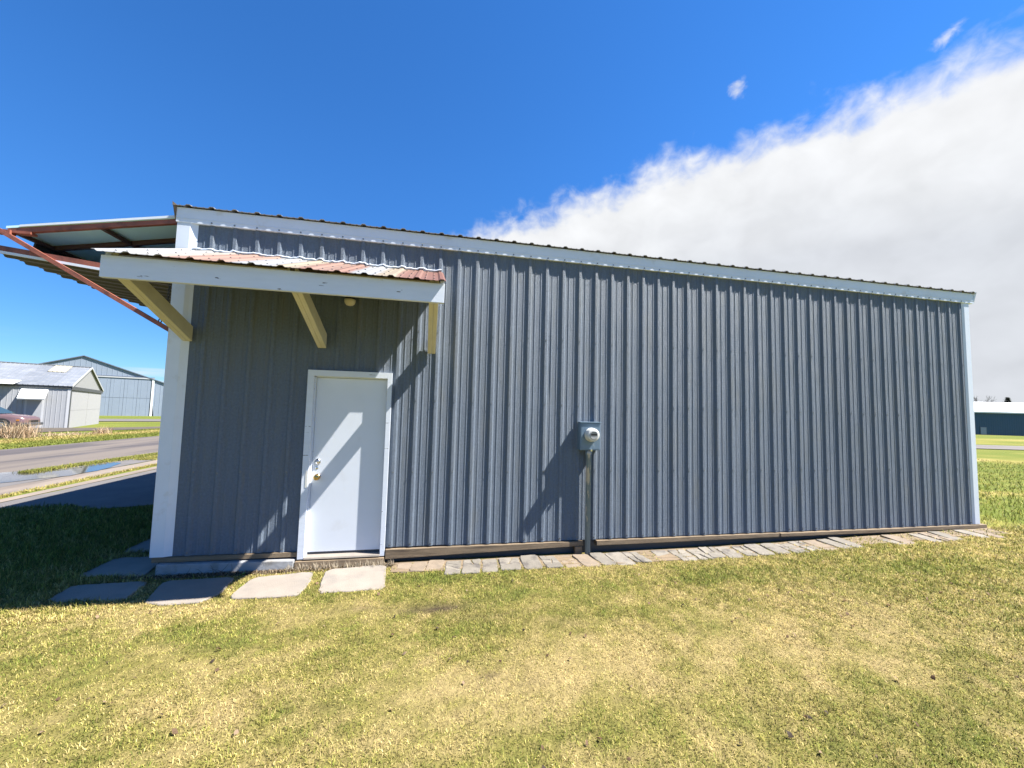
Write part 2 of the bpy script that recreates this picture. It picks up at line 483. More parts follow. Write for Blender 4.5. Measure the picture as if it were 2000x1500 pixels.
class MB:
    def __init__(self):
        self.v, self.f = [], []

    def poly(self, pts):
        i = len(self.v)
        self.v += [tuple(p) for p in pts]
        self.f.append(tuple(range(i, i+len(pts))))
        return self

    def box(self, x0, x1, y0, y1, z0, z1):
        i = len(self.v)
        self.v += [(x0, y0, z0), (x1, y0, z0), (x1, y1, z0), (x0, y1, z0), (x0, y0, z1), (x1, y0, z1), (x1, y1, z1), (x0, y1, z1)]
        for q in ((0, 3, 2, 1), (4, 5, 6, 7), (0, 1, 5, 4), (1, 2, 6, 5), (2, 3, 7, 6), (3, 0, 4, 7)):
            self.f.append(tuple(i+k for k in q))
        return self

    def hexa(self, p):
        """8 corners, ordered as in box"""
        i = len(self.v)
        self.v += [tuple(q) for q in p]
        for q in ((0, 3, 2, 1), (4, 5, 6, 7), (0, 1, 5, 4), (1, 2, 6, 5), (2, 3, 7, 6), (3, 0, 4, 7)):
            self.f.append(tuple(i+k for k in q))
        return self

    def bar(self, a, b, w, h=None, up=(0, 0, 1)):
        a, b = Vector(a), Vector(b)
        h = h or w
        d = (b-a).normalized()
        s = d.cross(Vector(up))
        if s.length < 1e-4:
            s = d.cross(Vector((0, 1, 0)))
        s.normalize()
        t = s.cross(d).normalized()
        s, t = s*w/2, t*h/2
        return self.hexa([a-s-t, a+s-t, b+s-t, b-s-t, a-s+t, a+s+t, b+s+t, b-s+t])

    def tube(self, pts, rad, n=10, cap=True):
        pts = [Vector(p) for p in pts]
        if isinstance(rad, (int, float)):
            rad = [rad]*len(pts)
        base = len(self.v)
        for k, p in enumerate(pts):
            d = (pts[min(k+1, len(pts)-1)]-pts[max(k-1, 0)]).normalized()
            s = d.cross(Vector((0.12, 0.93, 0.31)))
            if s.length < 1e-3:
                s = d.cross(Vector((1, 0, 0)))
            s.normalize()
            t = d.cross(s)
            for j in range(n):
                a = 2*math.pi*j/n
                q = p+(s*math.cos(a)+t*math.sin(a))*rad[k]
                self.v.append(tuple(q))
        for k in range(len(pts)-1):
            for j in range(n):
                self.f.append((base+k*n+j, base+k*n+(j+1) % n, base+(k+1)*n+(j+1) % n, base+(k+1)*n+j))
        if cap:
            self.f.append(tuple(base+j for j in range(n))[::-1])
            self.f.append(tuple(base+(len(pts)-1)*n+j for j in range(n)))
        return self

    def lathe(self, c, axis, prof, n=20):
        """prof: (distance along the axis, radius)"""
        ax = Vector(axis).normalized()
        c = Vector(c)
        return self.tube([c+ax*a for a, _ in prof], [r for _, r in prof], n) if False else self._lathe(c, ax, prof, n)

    def _lathe(self, c, ax, prof, n):
        s = ax.cross(Vector((0.13, 0.2, 0.97)))
        s.normalize()
        t = ax.cross(s)
        base = len(self.v)
        for a, r_ in prof:
            for j in range(n):
                g = 2*math.pi*j/n
                self.v.append(tuple(c+ax*a+(s*math.cos(g)+t*math.sin(g))*max(r_, 1e-4)))
        for k in range(len(prof)-1):
            for j in range(n):
                self.f.append((base+k*n+j, base+k*n+(j+1) % n, base+(k+1)*n+(j+1) % n, base+(k+1)*n+j))
        self.f.append(tuple(base+j for j in range(n))[::-1])
        self.f.append(tuple(base+(len(prof)-1)*n+j for j in range(n)))
        return self

    def build(self, name, m, parent=None, smooth=False, bevel=0.0, normals=True):
        me = bpy.data.meshes.new(name)
        me.from_pydata(self.v, [], self.f)
        if normals or bevel:
            bm = bmesh.new()
            bm.from_mesh(me)
            bmesh.ops.recalc_face_normals(bm, faces=bm.faces)
            if bevel:
                bmesh.ops.bevel(bm, geom=list(bm.edges), offset=bevel, segments=2, profile=0.6, affect='EDGES', clamp_overlap=True)
            bm.to_mesh(me)
            bm.free()
        me.materials.append(m)
        if smooth:
            me.polygons.foreach_set('use_smooth', [True]*len(me.polygons))
        o = bpy.data.objects.new(name, me)
        col.objects.link(o)
        o.parent = parent
        return o


def tag(o, label=None, cat=None, group=None, kind=None):
    if label:
        o['label'] = label
    if cat:
        o['category'] = cat
    if group:
        o['group'] = group
    if kind:
        o['kind'] = kind
    return o


def empty(name, loc=(0, 0, 0), rz=0.0):
    o = bpy.data.objects.new(name, None)
    col.objects.link(o)
    o.location = loc
    o.rotation_euler = (0, 0, rz)
    o.empty_display_size = 0.2
    return o


def np_mesh(name, verts, tris, m, colors=None, parent=None):
    me = bpy.data.meshes.new(name)
    nv, nf = len(verts), len(tris)
    k = tris.shape[1]
    me.vertices.add(nv)
    me.vertices.foreach_set('co', np.asarray(verts, np.float32).ravel())
    me.loops.add(nf*k)
    me.loops.foreach_set('vertex_index', np.asarray(tris, np.int32).ravel())
    me.polygons.add(nf)
    me.polygons.foreach_set('loop_start', np.arange(0, nf*k, k, dtype=np.int32))
    me.update(calc_edges=True)
    if colors is not None:
        a = me.color_attributes.new('Col', 'FLOAT_COLOR', 'POINT')
        c4 = np.ones((nv, 4), np.float32)
        c4[:, :3] = colors
        a.data.foreach_set('color', c4.ravel())
    me.materials.append(m)
    o = bpy.data.objects.new(name, me)
    col.objects.link(o)
    o.parent = parent
    return o


# ------------------------------------------------------------------ terrain
def sstep(a, b, x):
    t = np.clip((np.asarray(x, float)-a)/(b-a), 0, 1)
    return t*t*(3-2*t)


_lat = rng.random((3, 256, 256))


def vnoise(x, y, s, layer=0):
    x = np.asarray(x, float)*s+37.3
    y = np.asarray(y, float)*s+91.7
    xi, yi = np.floor(x).astype(int), np.floor(y).astype(int)
    fx, fy = x-xi, y-yi
    fx, fy = fx*fx*(3-2*fx), fy*fy*(3-2*fy)
    L = _lat[layer]
    a, b = L[xi % 256, yi % 256], L[(xi+1) % 256, yi % 256]
    c, d = L[xi % 256, (yi+1) % 256], L[(xi+1) % 256, (yi+1) % 256]
    return (a*(1-fx)+b*fx)*(1-fy)+(c*(1-fx)+d*fx)*fy


def fbm(x, y, s, layer=0, oct=4):
    t, w, k = 0, 0, 1.0
    for i in range(oct):
        t = t+vnoise(x, y, s*2.03**i, layer)*k
        w += k
        k *= 0.55
    return t/w


def height(x, y):
    x, y = np.asarray(x, float), np.asarray(y, float)
    d = np.hypot(x-CAM[0], y-CAM[1])
    left = np.interp(d, [0, 18, 42, 58, 400], [-0.17, -0.17, -0.33, -0.55, -0.9])
    near = -0.17+0.115*sstep(4.0, 11.0, x)
    right = np.where(d > 13, near-0.0079*(d-13), near)
    w = sstep(0, 14, x)
    return left*(1-w)+right*w


def hgt(x, y):
    return float(height(x, y))


def ray_dir(u, v):
    return _f+_r2*(u-1000)/F_PX+_u2*(750-v)/F_PX


def gpt(u, v, off=0.0):
    """where the photograph's line of sight meets the terrain"""
    q = ray_dir(u, v)
    z = -0.17
    for _ in range(60):
        t = (z-CAM[2])/q[2]
        p = CAM+q*t
        z = 0.5*z+0.5*hgt(p[0], p[1])
    return np.array([p[0], p[1], hgt(p[0], p[1])+off])


# patches of the lawn: (u, v in the photograph, radius along x, radius along y, strength); >0 dry, <0 green
PATCH = [(1150, 1310, .75, .35, .40), (1000, 1330, .5, .22, .35), (1500, 1230, 1.3, .4, .32), (760, 1330, .6, .25, .22), (820, 1420, .35, .2, .2),
         (1700, 1290, 1.2, .3, .30), (1850, 1200, 1.2, .4, .12), (300, 1195, 1.0, .12, .38), (650, 1190, .7, .10, .36), (500, 1320, .5, .3, .12),
         (820, 1128, .35, .20, -.62), (900, 1128, .5, .12, -.40), (1010, 1160, .6, .18, -.32), (950, 1400, .35, .15, -.30), (300, 1250, .8, .2, -.25),
         (150, 1330, .5, .25, -.22), (1500, 1115, 1.2, .22, -.30), (1800, 1110, 1.4, .3, -.34), (1350, 1130, .8, .2, -.22), (1200, 1440, .6, .18, -.18),
         (1700, 1450, .6, .25, -.22), (640, 1240, .6, .15, -.22), (1250, 1200, .5, .2, -.18), (1900, 1330, .8, .4, -.15), (100, 1460, .5, .2, -.1)]
PATCH_W = [(*gpt(u, v)[:2], rx, ry, s) for u, v, rx, ry, s in PATCH]
SOIL = [(850, 1188, .30, .085, 1.0), (700, 1192, .22, .035, .55), (930, 1205, .3, .06, .45), (645, 1388, .06, .04, .8), (1385, 1090, .12, .05, .7), (1140, 1092, .3, .03, .3),
        (1100, 1215, .35, .08, .25), (960, 1320, .05, .03, .5), (1030, 1340, .12, .05, .35), (1490, 1400, .05, .03, .5), (1360, 1240, .05, .02, .5)]
SOIL_W = [(*gpt(u, v)[:2], rx, ry, s) for u, v, rx, ry, s in SOIL]
E1 = np.array([0.8927, 0.4507])
E2 = np.array([-0.4507, 0.8927])


def lawn_fields(x, y):
    x, y = np.asarray(x, float), np.asarray(y, float)
    d = np.hypot(x-CAM[0], y-CAM[1])
    depth = (x-CAM[0])*math.sin(YAW)+(y-CAM[1])*math.cos(YAW)
    dry = 0.57+0.48*(fbm(x, y, 0.7, 0)-0.5)+0.62*(fbm(x, y, 2.9, 1)-0.5)+0.45*(vnoise(x, y, 9.0, 2)-0.5)+0.50*(vnoise(x, y, 24.0, 0)-0.5)
    for cx, cy, rx, ry, s in PATCH_W:
        dry = dry+0.8*s*np.exp(-((x-cx)/rx)**2-((y-cy)/ry)**2)
    soil = np.zeros_like(x)
    for cx, cy, rx, ry, s in SOIL_W:
        soil = np.maximum(soil, s*np.exp(-((x-cx)/rx)**2-((y-cy)/ry)**2))
    soil = np.clip(soil*(0.6+0.9*vnoise(x, y, 24, 2)), 0, 1)
    # greener beyond the far corner and over the taxiway verge, with dry strips
    gr = sstep(11.2, 13.0, x)
    dry = dry-0.66*gr
    ph = depth+1.5*(fbm(x, y, .15, 1)-.5)
    for c_, w_, s_ in ((9.6, 0.55, .62), (13.3, .4, .2), (20.5, 1.4, .70), (44, 3.5, .55), (58, 6, .5)):
        dry = dry+gr*s_*np.exp(-((ph-c_)/w_)**2)
    gl = sstep(-3.5, -6.0, x)
    dry = dry-0.60*gl
    dry = dry+gl*0.75*np.exp(-((x+15.3+0.6*(fbm(x, y, .4, 1)-.5))/1.0)**2)*sstep(38, 24, y)
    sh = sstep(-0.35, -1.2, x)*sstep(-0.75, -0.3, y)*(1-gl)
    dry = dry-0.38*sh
    return np.clip(dry, 0, 1), soil, d


GREEN = np.array([0.142, 0.172, 0.030])
OLIVE = np.array([0.265, 0.240, 0.058])
STRAW = np.array([0.450, 0.352, 0.152])
BROWN = np.array([0.060, 0.043, 0.032])


def lawn_colour(dry, soil, j=None):
    dry = dry if j is None else np.clip(dry+j, 0, 1)
    a = np.clip(dry/0.5, 0, 1)[:, None]
    b = np.clip((dry-0.5)/0.5, 0, 1)[:, None]
    c = GREEN*(1-a)+OLIVE*a
    c = c*(1-b)+STRAW*b
    s = soil[:, None]
    return c*(1-s)+BROWN*s


def graded(lo, hi, step, far, n):
    g = np.geomspace(step, far, n)
    a = np.arange(lo, hi+1e-6, step)
    return np.concatenate([(lo-np.cumsum(g))[::-1], a, hi+np.cumsum(g)])


gx = graded(-7.0, 13.0, 0.11, 70, 70)
gy = graded(-5.5, 4.0, 0.11, 70, 70)
X, Y = np.meshgrid(gx, gy)
xs, ys = X.ravel(), Y.ravel()
zs = height(xs, ys)
zs = zs+0.018*(fbm(xs, ys, 1.6, 1)-0.5)*sstep(-6.5, -5, -np.abs(ys+2.5)-0)*sstep(0.9, 1.2, 1.5-0*xs)*np.where((xs > -4) & (xs < 14) & (ys < -0.9), 1, 0)
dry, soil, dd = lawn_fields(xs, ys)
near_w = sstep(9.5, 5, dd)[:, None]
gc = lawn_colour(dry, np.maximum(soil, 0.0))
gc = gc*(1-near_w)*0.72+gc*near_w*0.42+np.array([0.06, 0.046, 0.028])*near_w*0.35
nxg, nyg = len(gx), len(gy)
idx = np.arange(nxg*nyg).reshape(nyg, nxg)
quads = np.stack([idx[:-1, :-1].ravel(), idx[:-1, 1:].ravel(), idx[1:, 1:].ravel(), idx[1:, :-1].ravel()], 1)
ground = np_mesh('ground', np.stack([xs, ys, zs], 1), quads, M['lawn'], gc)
tag(ground, kind='structure')


def sheet(name, poly, m, off, step=1.0, kind='structure', hfun=None):
    """a flat sheet draped over the terrain from an outline"""
    bm = bmesh.new()
    vs_ = [bm.verts.new((p[0], p[1], 0)) for p in poly]
    bm.faces.new(vs_)
    x0, x1 = min(p[0] for p in poly), max(p[0] for p in poly)
    y0, y1 = min(p[1] for p in poly), max(p[1] for p in poly)
    for ax, a, b in ((0, x0, x1), (1, y0, y1)):
        n = int(min(120, (b-a)/step))
        for k in range(1, n+1):
            c = a+(b-a)*k/(n+1)
            co, no = ((c, 0, 0), (1, 0, 0)) if ax == 0 else ((0, c, 0), (0, 1, 0))
            bmesh.ops.bisect_plane(bm, geom=bm.verts[:]+bm.edges[:]+bm.faces[:], plane_co=co, plane_no=no)
    for v in bm.verts:
        v.co.z = hgt(v.co.x, v.co.y)+off if hfun is None else hfun
    bmesh.ops.recalc_face_normals(bm, faces=bm.faces)
    for f in bm.faces:
        if f.normal.z < 0:
            f.normal_flip()
    me = bpy.data.meshes.new(name)
    bm.to_mesh(me)
    bm.free()
    me.materials.append(m)
    o = bpy.data.objects.new(name, me)
    col.objects.link(o)
    if kind:
        o['kind'] = kind
    return o


def wob(pts, amp, n=6, seed=1):
    """an outline with ragged edges"""
    rr = random.Random(seed)
    out = []
    for i, p in enumerate(pts):
        q = pts[(i+1) % len(pts)]
        L = math.hypot(q[0]-p[0], q[1]-p[1])
        k = max(1, int(L*n))
        for j in range(k):
            t = j/k
            a = amp if j else 0
            out.append((p[0]+(q[0]-p[0])*t+rr.uniform(-a, a), p[1]+(q[1]-p[1])*t+rr.uniform(-a, a)))
    return out


# taxiway along the hangar's open front, the apron before the doors, a drive beyond the verge
sheet('taxiway_road', [(-12.45, -30), (-7.05, -30), (-7.05, 11.0), (-6.9, 15), (-6.9, 34), (-6.9, 120), (-12.4, 120), (-12.4, 34)], M['asphalt'], 0.014, 1.5)
sheet('asphalt_apron', wob([(-4.62, 3.25), (-3.0, 2.95), (-2.0, 3.35), (-0.36, 3.1), (-0.36, 14), (-4.62, 14)], 0.03, 2, 3), M['apron'], 0.010, 1.0)
sheet('concrete_strip', [(-4.86, 1.2), (-4.66, 1.2), (-4.66, 14), (-5.0, 14)], M['gutter'], 0.010, 1.0)
sheet('concrete_gutter', wob([(-6.1, 0.5), (-5.12, 0.5), (-5.22, 14), (-6.0, 14), (-5.75, 9), (-5.8, 7.0)], 0.02, 2, 5), M['gutter'], 0.008, 1.0)
sheet('wet_shoulder', [(-7.04, -10), (-6.12, -10), (-5.85, 6.6), (-5.8, 9.0), (-6.02, 14), (-6.88, 14), (-7.03, 11)], M['apron'], 0.012, 1.0)
pud = sheet('puddle', wob([(-8.5, 4.6), (-6.75, 4.9), (-6.2, 5.7), (-5.75, 6.55), (-5.80, 7.6), (-6.0, 8.3), (-6.2, 8.9), (-6.5, 9.1),
                           (-6.55, 8.7), (-6.60, 8.2), (-6.72, 7.5), (-7.25, 7.7), (-7.4, 7.2), (-8.2, 6.2)], 0.05, 4, 8), M['water'], 0, 3.0, hfun=-0.17+0.020)
sheet('gravel_yard', [tuple(gpt(-60, 850)[:2]), tuple(gpt(150, 842.5)[:2]), tuple(gpt(321, 838)[:2]), tuple(gpt(345, 833)[:2]), tuple(gpt(200, 836)[:2]),
                      tuple(gpt(130, 836)[:2]), tuple(gpt(-60, 836)[:2])], M['gravel'], 0.03, 1.5)
sheet('far_drive', [tuple(gpt(u, v)[:2]) for u, v in ((150, 823.5), (345, 824.0), (345, 819.5), (150, 818.5))], M['far_road'], 0.06, 4)
FWD = np.array([math.sin(YAW), math.cos(YAW)])
RGT = np.array([math.cos(YAW), -math.sin(YAW)])


def cs(xr, dp):
    p = CAM[:2]+RGT*xr+FWD*dp
    return (float(p[0]), float(p[1]))


sheet('far_road', [cs(20, 31), cs(120, 31), cs(120, 38.2), cs(20, 38.2)], M['far_road'], 0.05, 4)

# ------------------------------------------------------------------ the hangar
S = 0.2286
RIB_H = 0.0155
X_L, X_R = -0.335, 11.170
Z_TOP = 3.60
DEPTH = 12.0
hangar = empty('metal_hangar', (0, 0, 0))
tag(hangar, 'large slate grey ribbed metal hangar with white trim and a white entry door', 'hangar')


def profile(k0, k1, x0, x1, cuts=()):
    """outward relief of the ribbed sheet: list of (x, out)"""
    P = []
    for k in range(k0-1, k1+2):
        c = k*S
        P += [(c-0.034, 0), (c-0.015, RIB_H), (c+0.015, RIB_H), (c+0.034, 0)]
        for t in (S/3, 2*S/3):
            P += [(c+t-0.011, 0), (c+t-0.004, 0.0034), (c+t+0.004, 0.0034), (c+t+0.011, 0)]
    P.sort()
    xs_ = [p[0] for p in P]
    ys_ = [p[1] for p in P]
    pts = [(x, float(np.interp(x, xs_, ys_))) for x in sorted([q for q in xs_ if x0 < q < x1]+[x0, x1]+[c for c in cuts if x0 < c < x1])]
    return pts


DX0, DX1, DZ1 = 1.105, 1.985, 2.005
wall_rng = random.Random(3)


def wall_panel(j):
    k0 = j*4
    x0 = max(k0*S-0.036, X_L+0.16)
    x1 = min((k0+4)*S+0.030, X_R-0.10)
    if j == 0:
        x0 = X_L+0.12
    P = profile(k0, k0+4, x0, x1, (DX0, DX1))
    mb = MB()
    zl = [0.0, 0.45, 0.86, 1.3, 1.7, 2.005, 2.53, 3.1, Z_TOP+0.06]
    off = 0.0015*(j % 2)
    wv = [[wall_rng.uniform(-0.0012, 0.0012) for _ in zl] for _ in range(3)]
    drop = wall_rng.uniform(-0.006, 0.004)
    n = len(zl)
    for i, (x, d) in enumerate(P):
        for q, z in enumerate(zl):
            w = wv[i*3//len(P)][q]*(1 if d < RIB_H else 0.3)
            mb.v.append((x, -d-off+w, z+(drop if q == 0 else 0)))
    for i in range(len(P)-1):
        xm = (P[i][0]+P[i+1][0])/2
        for q in range(n-1):
            if DX0 < xm < DX1 and zl[q] < DZ1-0.01:
                continue
            a = i*n+q
            mb.f.append((a, a+n, a+n+1, a+1))
    o = mb.build('wall_panel', M['wall_metal'], hangar, normals=False)
    return o


for j in range(13):
    wall_panel(j)

# screws in the ribs: too small to pick apart one by one
sc = MB()
for k in range(0, 49):
    for z in (0.035, 0.867, 1.706, 2.539):
        if DX0-0.02 < k*S < DX1+0.02 and z < 2.05:
            continue
        x, zz = k*S+wall_rng.uniform(-.004, .004), z+wall_rng.uniform(-.008, .008)
        sc._lathe(Vector((x, -RIB_H+0.002, zz)), Vector((0, -1, 0)), [(0, .0105), (.003, .0105), (.004, .007), (.011, .0065)], 6)
    sc._lathe(Vector((k*S, -0.036, 3.607)), Vector((0, -1, 0)), [(0, .010), (.003, .010), (.004, .006), (.009, .0055)], 6)
o = sc.build('wall_screws', M['screw'], hangar, normals=False)
o['kind'] = 'stuff'

# corner trims (folded steel) left and right
mb = MB()
mb.poly([(X_L, -0.030, 0.0), (X_L+0.125, -0.030, 0.0), (X_L+0.125, -0.030, 3.60), (X_L, -0.030, 3.60)])
mb.poly([(X_L+0.125, -0.030, 0.0), (X_L+0.165, -0.012, 0.0), (X_L+0.165, -0.012, 3.60), (X_L+0.125, -0.030, 3.60)])
mb.poly([(X_L+0.165, -0.012, 0.0), (X_L+0.195, -0.004, 0.0), (X_L+0.195, -0.004, 3.60), (X_L+0.165, -0.012, 3.60)])
mb.poly([(X_L, -0.030, 0.0), (X_L, 0.10, 0.0), (X_L, 0.10, 3.60), (X_L, -0.030, 3.60)])
mb.build('corner_trim', M['white_trim'], hangar, normals=False)
mb = MB()
mb.poly([(X_R-0.155, -0.006, 0.0), (X_R-0.12, -0.024, 0.0), (X_R-0.12, -0.024, 3.60), (X_R-0.155, -0.006, 3.60)])
mb.poly([(X_R-0.12, -0.024, 0.0), (X_R-0.02, -0.024, 0.0), (X_R-0.02, -0.024, 3.60), (X_R-0.12, -0.024, 3.60)])
mb.poly([(X_R-0.02, -0.024, 0.0), (X_R, -0.010, 0.0), (X_R, -0.010, 3.60), (X_R-0.02, -0.024, 3.60)])
mb.poly([(X_R, -0.010, 0.0), (X_R, 0.12, 0.0), (X_R, 0.12, 3.60), (X_R, -0.010, 3.60)])
mb.build('corner_trim', M['white_trim'], hangar, normals=False)

# eave fascia
mb = MB()
XF0, XF1 = X_L-0.012, X_R+0.075
mb.box(XF0, XF1, -0.036, 0.05, 3.588, 3.752)
mb.box(XF0, XF1, -0.039, -0.0365, 3.630, 3.634)
mb.build('eave_fascia', M['white_trim'], hangar)
mb = MB()
mb.hexa([(XF1, -0.034, 3.60), (XF1+0.012, -0.034, 3.60), (XF1+0.012, 0.06, 3.60), (XF1, 0.06, 3.60),
         (XF1, -0.05, 3.775), (XF1+0.035, -0.06, 3.775), (XF1+0.035, 0.06, 3.775), (XF1, 0.06, 3.775)])
mb.build('fascia_end_cap', M['white_trim'], hangar)
mb = MB()
mb.hexa([(XF0-0.01, -0.034, 3.61), (XF0, -0.034, 3.61), (XF0, 0.06, 3.61), (XF0-0.01, 0.06, 3.61),
         (XF0-0.035, -0.062, 3.80), (XF0, -0.050, 3.775), (XF0, 0.06, 3.775), (XF0-0.035, 0.06, 3.80)])
mb.build('fascia_end_cap', M['raw_wood'], hangar)

# roof: ribbed sheets over the eave, rising to a ridge half way back
PITCH_R = 0.16


def roof_panel(x0, x1, far):
    k0, k1 = int(x0/S)-1, int(x1/S)+1
    P = profile(k0, k1, x0, x1)
    mb = MB()
    rows = [(-0.066, 3.757), (DEPTH/2, 3.757+PITCH_R*(DEPTH/2+0.066))] if not far else [(DEPTH/2+0.002, 3.757+PITCH_R*(DEPTH/2+0.066)), (DEPTH+0.07, 3.757)]
    for i, (x, d) in enumerate(P):
        for y, z in rows:
            mb.v.append((x, y, z+d*1.15+0.006))
        for y, z in rows:
            mb.v.append((x, y, z+d*1.15))
    for i in range(len(P)-1):
        a, b = i*4, i*4+4
        mb.f += [(a, b, b+1, a+1), (a+2, a+3, b+3, b+2), (a, a+2, b+2, b), (a+1, b+1, b+3, a+3)]
    return mb.build('roof_panel', M['roof_metal'], hangar, normals=False)


for far in (False, True):
    for j in range(13):
        a = XF0-0.035 if j == 0 else j*4*S-0.036
        b = min((j+1)*4*S-0.0365, XF1+0.03)
        roof_panel(a, b, far)

# the remaining walls: right gable, back, and the front around the door opening
mb = MB()
P = profile(0, int(DEPTH/S), 0.13, DEPTH)
for y, d in P:
    mb.v += [(X_R+d*0.9-0.022, y, 0.0), (X_R+d*0.9-0.022, y, 3.74+PITCH_R*min(y, DEPTH-y))]
for i in range(len(P)-1):
    mb.f.append((2*i, 2*i+2, 2*i+3, 2*i+1))
mb.build('gable_wall', M['wall_metal'], hangar, normals=False)
mb = MB()
P = profile(-2, 50, X_L, X_R-0.03)
for x, d in P:
    mb.v += [(x, DEPTH+d, 0.0), (x, DEPTH+d, 3.74)]
for i in range(len(P)-1):
    mb.f.append((2*i, 2*i+1, 2*i+3, 2*i+2))
mb.build('back_wall', M['wall_metal'], hangar, normals=False)
mb = MB()
mb.poly([(X_L+.004, 0.1, 3.70), (X_L+.004, DEPTH, 3.70), (X_L+.004, DEPTH, 3.74), (X_L+.004, DEPTH/2, 3.74+PITCH_R*DEPTH/2), (X_L+.004, 0.1, 3.75)])
mb.box(X_L+.006, X_L+0.10, 0.101, DEPTH-0.4, 3.62, 3.70)
mb.box(X_L+.006, X_L+0.12, 11.2, DEPTH-0.02, 0.0, 3.62)
mb.build('front_gable', M['white_trim'], hangar)
mb = MB()
mb.box(X_L+0.2, X_R-0.05, 0.06, DEPTH-0.1, -0.06, -0.01)
mb.poly([(X_L+0.2, 0.05, 0), (DX0-0.02, 0.05, 0), (DX0-0.02, 0.05, 3.5), (X_L+0.2, 0.05, 3.5)])
mb.poly([(DX1+0.02, 0.05, 0), (X_R-0.1, 0.05, 0), (X_R-0.1, 0.05, 3.5), (DX1+0.02, 0.05, 3.5)])
mb.poly([(DX0-0.02, 0.05, 2.05), (DX1+0.02, 0.05, 2.05), (DX1+0.02, 0.05, 3.5), (DX0-0.02, 0.05, 3.5)])
mb.build('inner_lining', M['interior'], hangar, normals=False)

# skirting timbers under the siding
mb = MB()
mb.hexa([(2.015, -0.050, -0.118), (4.42, -0.040, -0.066), (4.42, 0.03, -0.066), (2.015, 0.03, -0.118),
         (2.015, -0.050, -0.012), (4.42, -0.040, -0.012), (4.42, 0.03, -0.012), (2.015, 0.03, -0.012)])
mb.build('skirting_board', M['raw_wood'], hangar, bevel=0.004)
mb = MB()
mb.hexa([(4.60, -0.046, -0.070), (7.35, -0.040, -0.062), (7.35, 0.03, -0.062), (4.60, 0.03, -0.070),
         (4.60, -0.046, -0.010), (7.35, -0.040, -0.010), (7.35, 0.03, -0.010), (4.60, 0.03, -0.010)])
mb.build('skirting_board', M['raw_wood'], hangar, bevel=0.004)
mb = MB()
mb.hexa([(7.36, -0.052, -0.058), (11.26, -0.044, -0.066), (11.26, 0.03, -0.066), (7.36, 0.03, -0.058),
         (7.36, -0.052, -0.012), (11.26, -0.044, -0.008), (11.26, 0.03, -0.008), (7.36, 0.03, -0.012)])
mb.build('skirting_board', M['raw_wood'], hangar, bevel=0.004)
mb = MB()
mb.box(X_L+0.02, 1.09, -0.028, 0.03, -0.055, -0.006)
mb.build('skirting_board', M['raw_wood'], hangar, bevel=0.003)
mb = MB()
mb.box(4.31, 4.40, -0.05, 0.0, -0.16, -0.069)
mb.build('timber_shim', M['raw_wood'], hangar, bevel=0.003)
mb = MB()
mb.box(X_L+0.05, X_R-0.05, 0.035, 0.2, -0.40, -0.012)
mb.build('foundation', M['dark_trim'], hangar)
mb = MB()
mb.hexa([(-0.245, -0.085, -0.20), (1.06, -0.10, -0.20), (1.06, 0.02, -0.20), (-0.245, 0.02, -0.20),
         (-0.245, -0.075, -0.060), (1.06, -0.09, -0.075), (1.06, 0.02, -0.075), (-0.245, 0.02, -0.060)])
mb.build('base_block', M['grey_block'], hangar, bevel=0.008)
mb = MB()
mb.hexa([(1.07, -0.09, -0.21), (2.005, -0.085, -0.21), (2.005, 0.02, -0.21), (1.07, 0.02, -0.21),
         (1.07, -0.08, -0.092), (2.005, -0.075, -0.092), (2.005, 0.02, -0.092), (1.07, 0.02, -0.092)])
mb.build('base_block', M['raw_wood'], hangar, bevel=0.006)

# entry door
TR = -0.046      # front of the casing
frame = MB()
CO0, CO1, CI0, CI1 = 1.083, 2.004, 1.150, 1.955
ZB, ZT, ZI = -0.078, 2.022, 1.955
frame.hexa([(CO0, TR, ZB), (CI0, TR, ZB), (CI0, 0.02, ZB), (CO0, 0.02, ZB), (CO0, TR, ZT), (CI0, TR, ZI), (CI0, 0.02, ZI), (CO0, 0.02, ZT)])
frame.hexa([(CI1, TR, ZB), (CO1, TR, ZB), (CO1, 0.02, ZB), (CI1, 0.02, ZB), (CI1, TR, ZI), (CO1, TR, ZT), (CO1, 0.02, ZT), (CI1, 0.02, ZI)])
frame.hexa([(CI0, TR-.001, ZI), (CI1, TR-.001, ZI), (CI1, 0.02, ZI), (CI0, 0.02, ZI), (CO0, TR-.001, ZT), (CO1, TR-.001, ZT), (CO1, 0.02, ZT), (CO0, 0.02, ZT)])
frame.box(CI0-0.02, CI0+0.014, 0.004, 0.10, ZB, ZI)
frame.box(CI1-0.010, CI1+0.02, 0.004, 0.10, ZB, ZI)
frame.box(CI0-0.02, CI1+0.02, 0.004, 0.10, ZI-0.010, ZI+0.02)
door_frame = frame.build('door_frame', M['white_wood'], hangar)
sill = MB().hexa([(CI0, -0.062, -0.078), (CI1, -0.062, -0.078), (CI1, 0.09, -0.078), (CI0, 0.09, -0.078),
                  (CI0, -0.055, -0.060), (CI1, -0.055, -0.060), (CI1, 0.09, -0.048), (CI0, 0.09, -0.048)]).build('door_sill', M['concrete'], hangar, bevel=0.003)
slab = MB().box(CI0+0.016, CI1-0.012, 0.026, 0.068, -0.026, ZI-0.013).build('entry_door', M['door_white'], hangar, bevel=0.003)
kn = MB()
kn._lathe(Vector((1.228, 0.026, 0.808)), Vector((0, -1, 0)), [(0, .034), (.004, .034), (.007, .020), (.022, .013), (.032, .016), (.040, .027), (.052, .032), (.062, .028), (.068, .016), (.070, .003)], 20)
kn.build('door_knob', M['brass'], slab, smooth=True)
kn = MB()
kn._lathe(Vector((1.224, 0.026, 0.982)), Vector((0, -1, 0)), [(0, .034), (.008, .033), (.016, .026), (.018, .016), (.022, .014), (.023, .003)], 20)
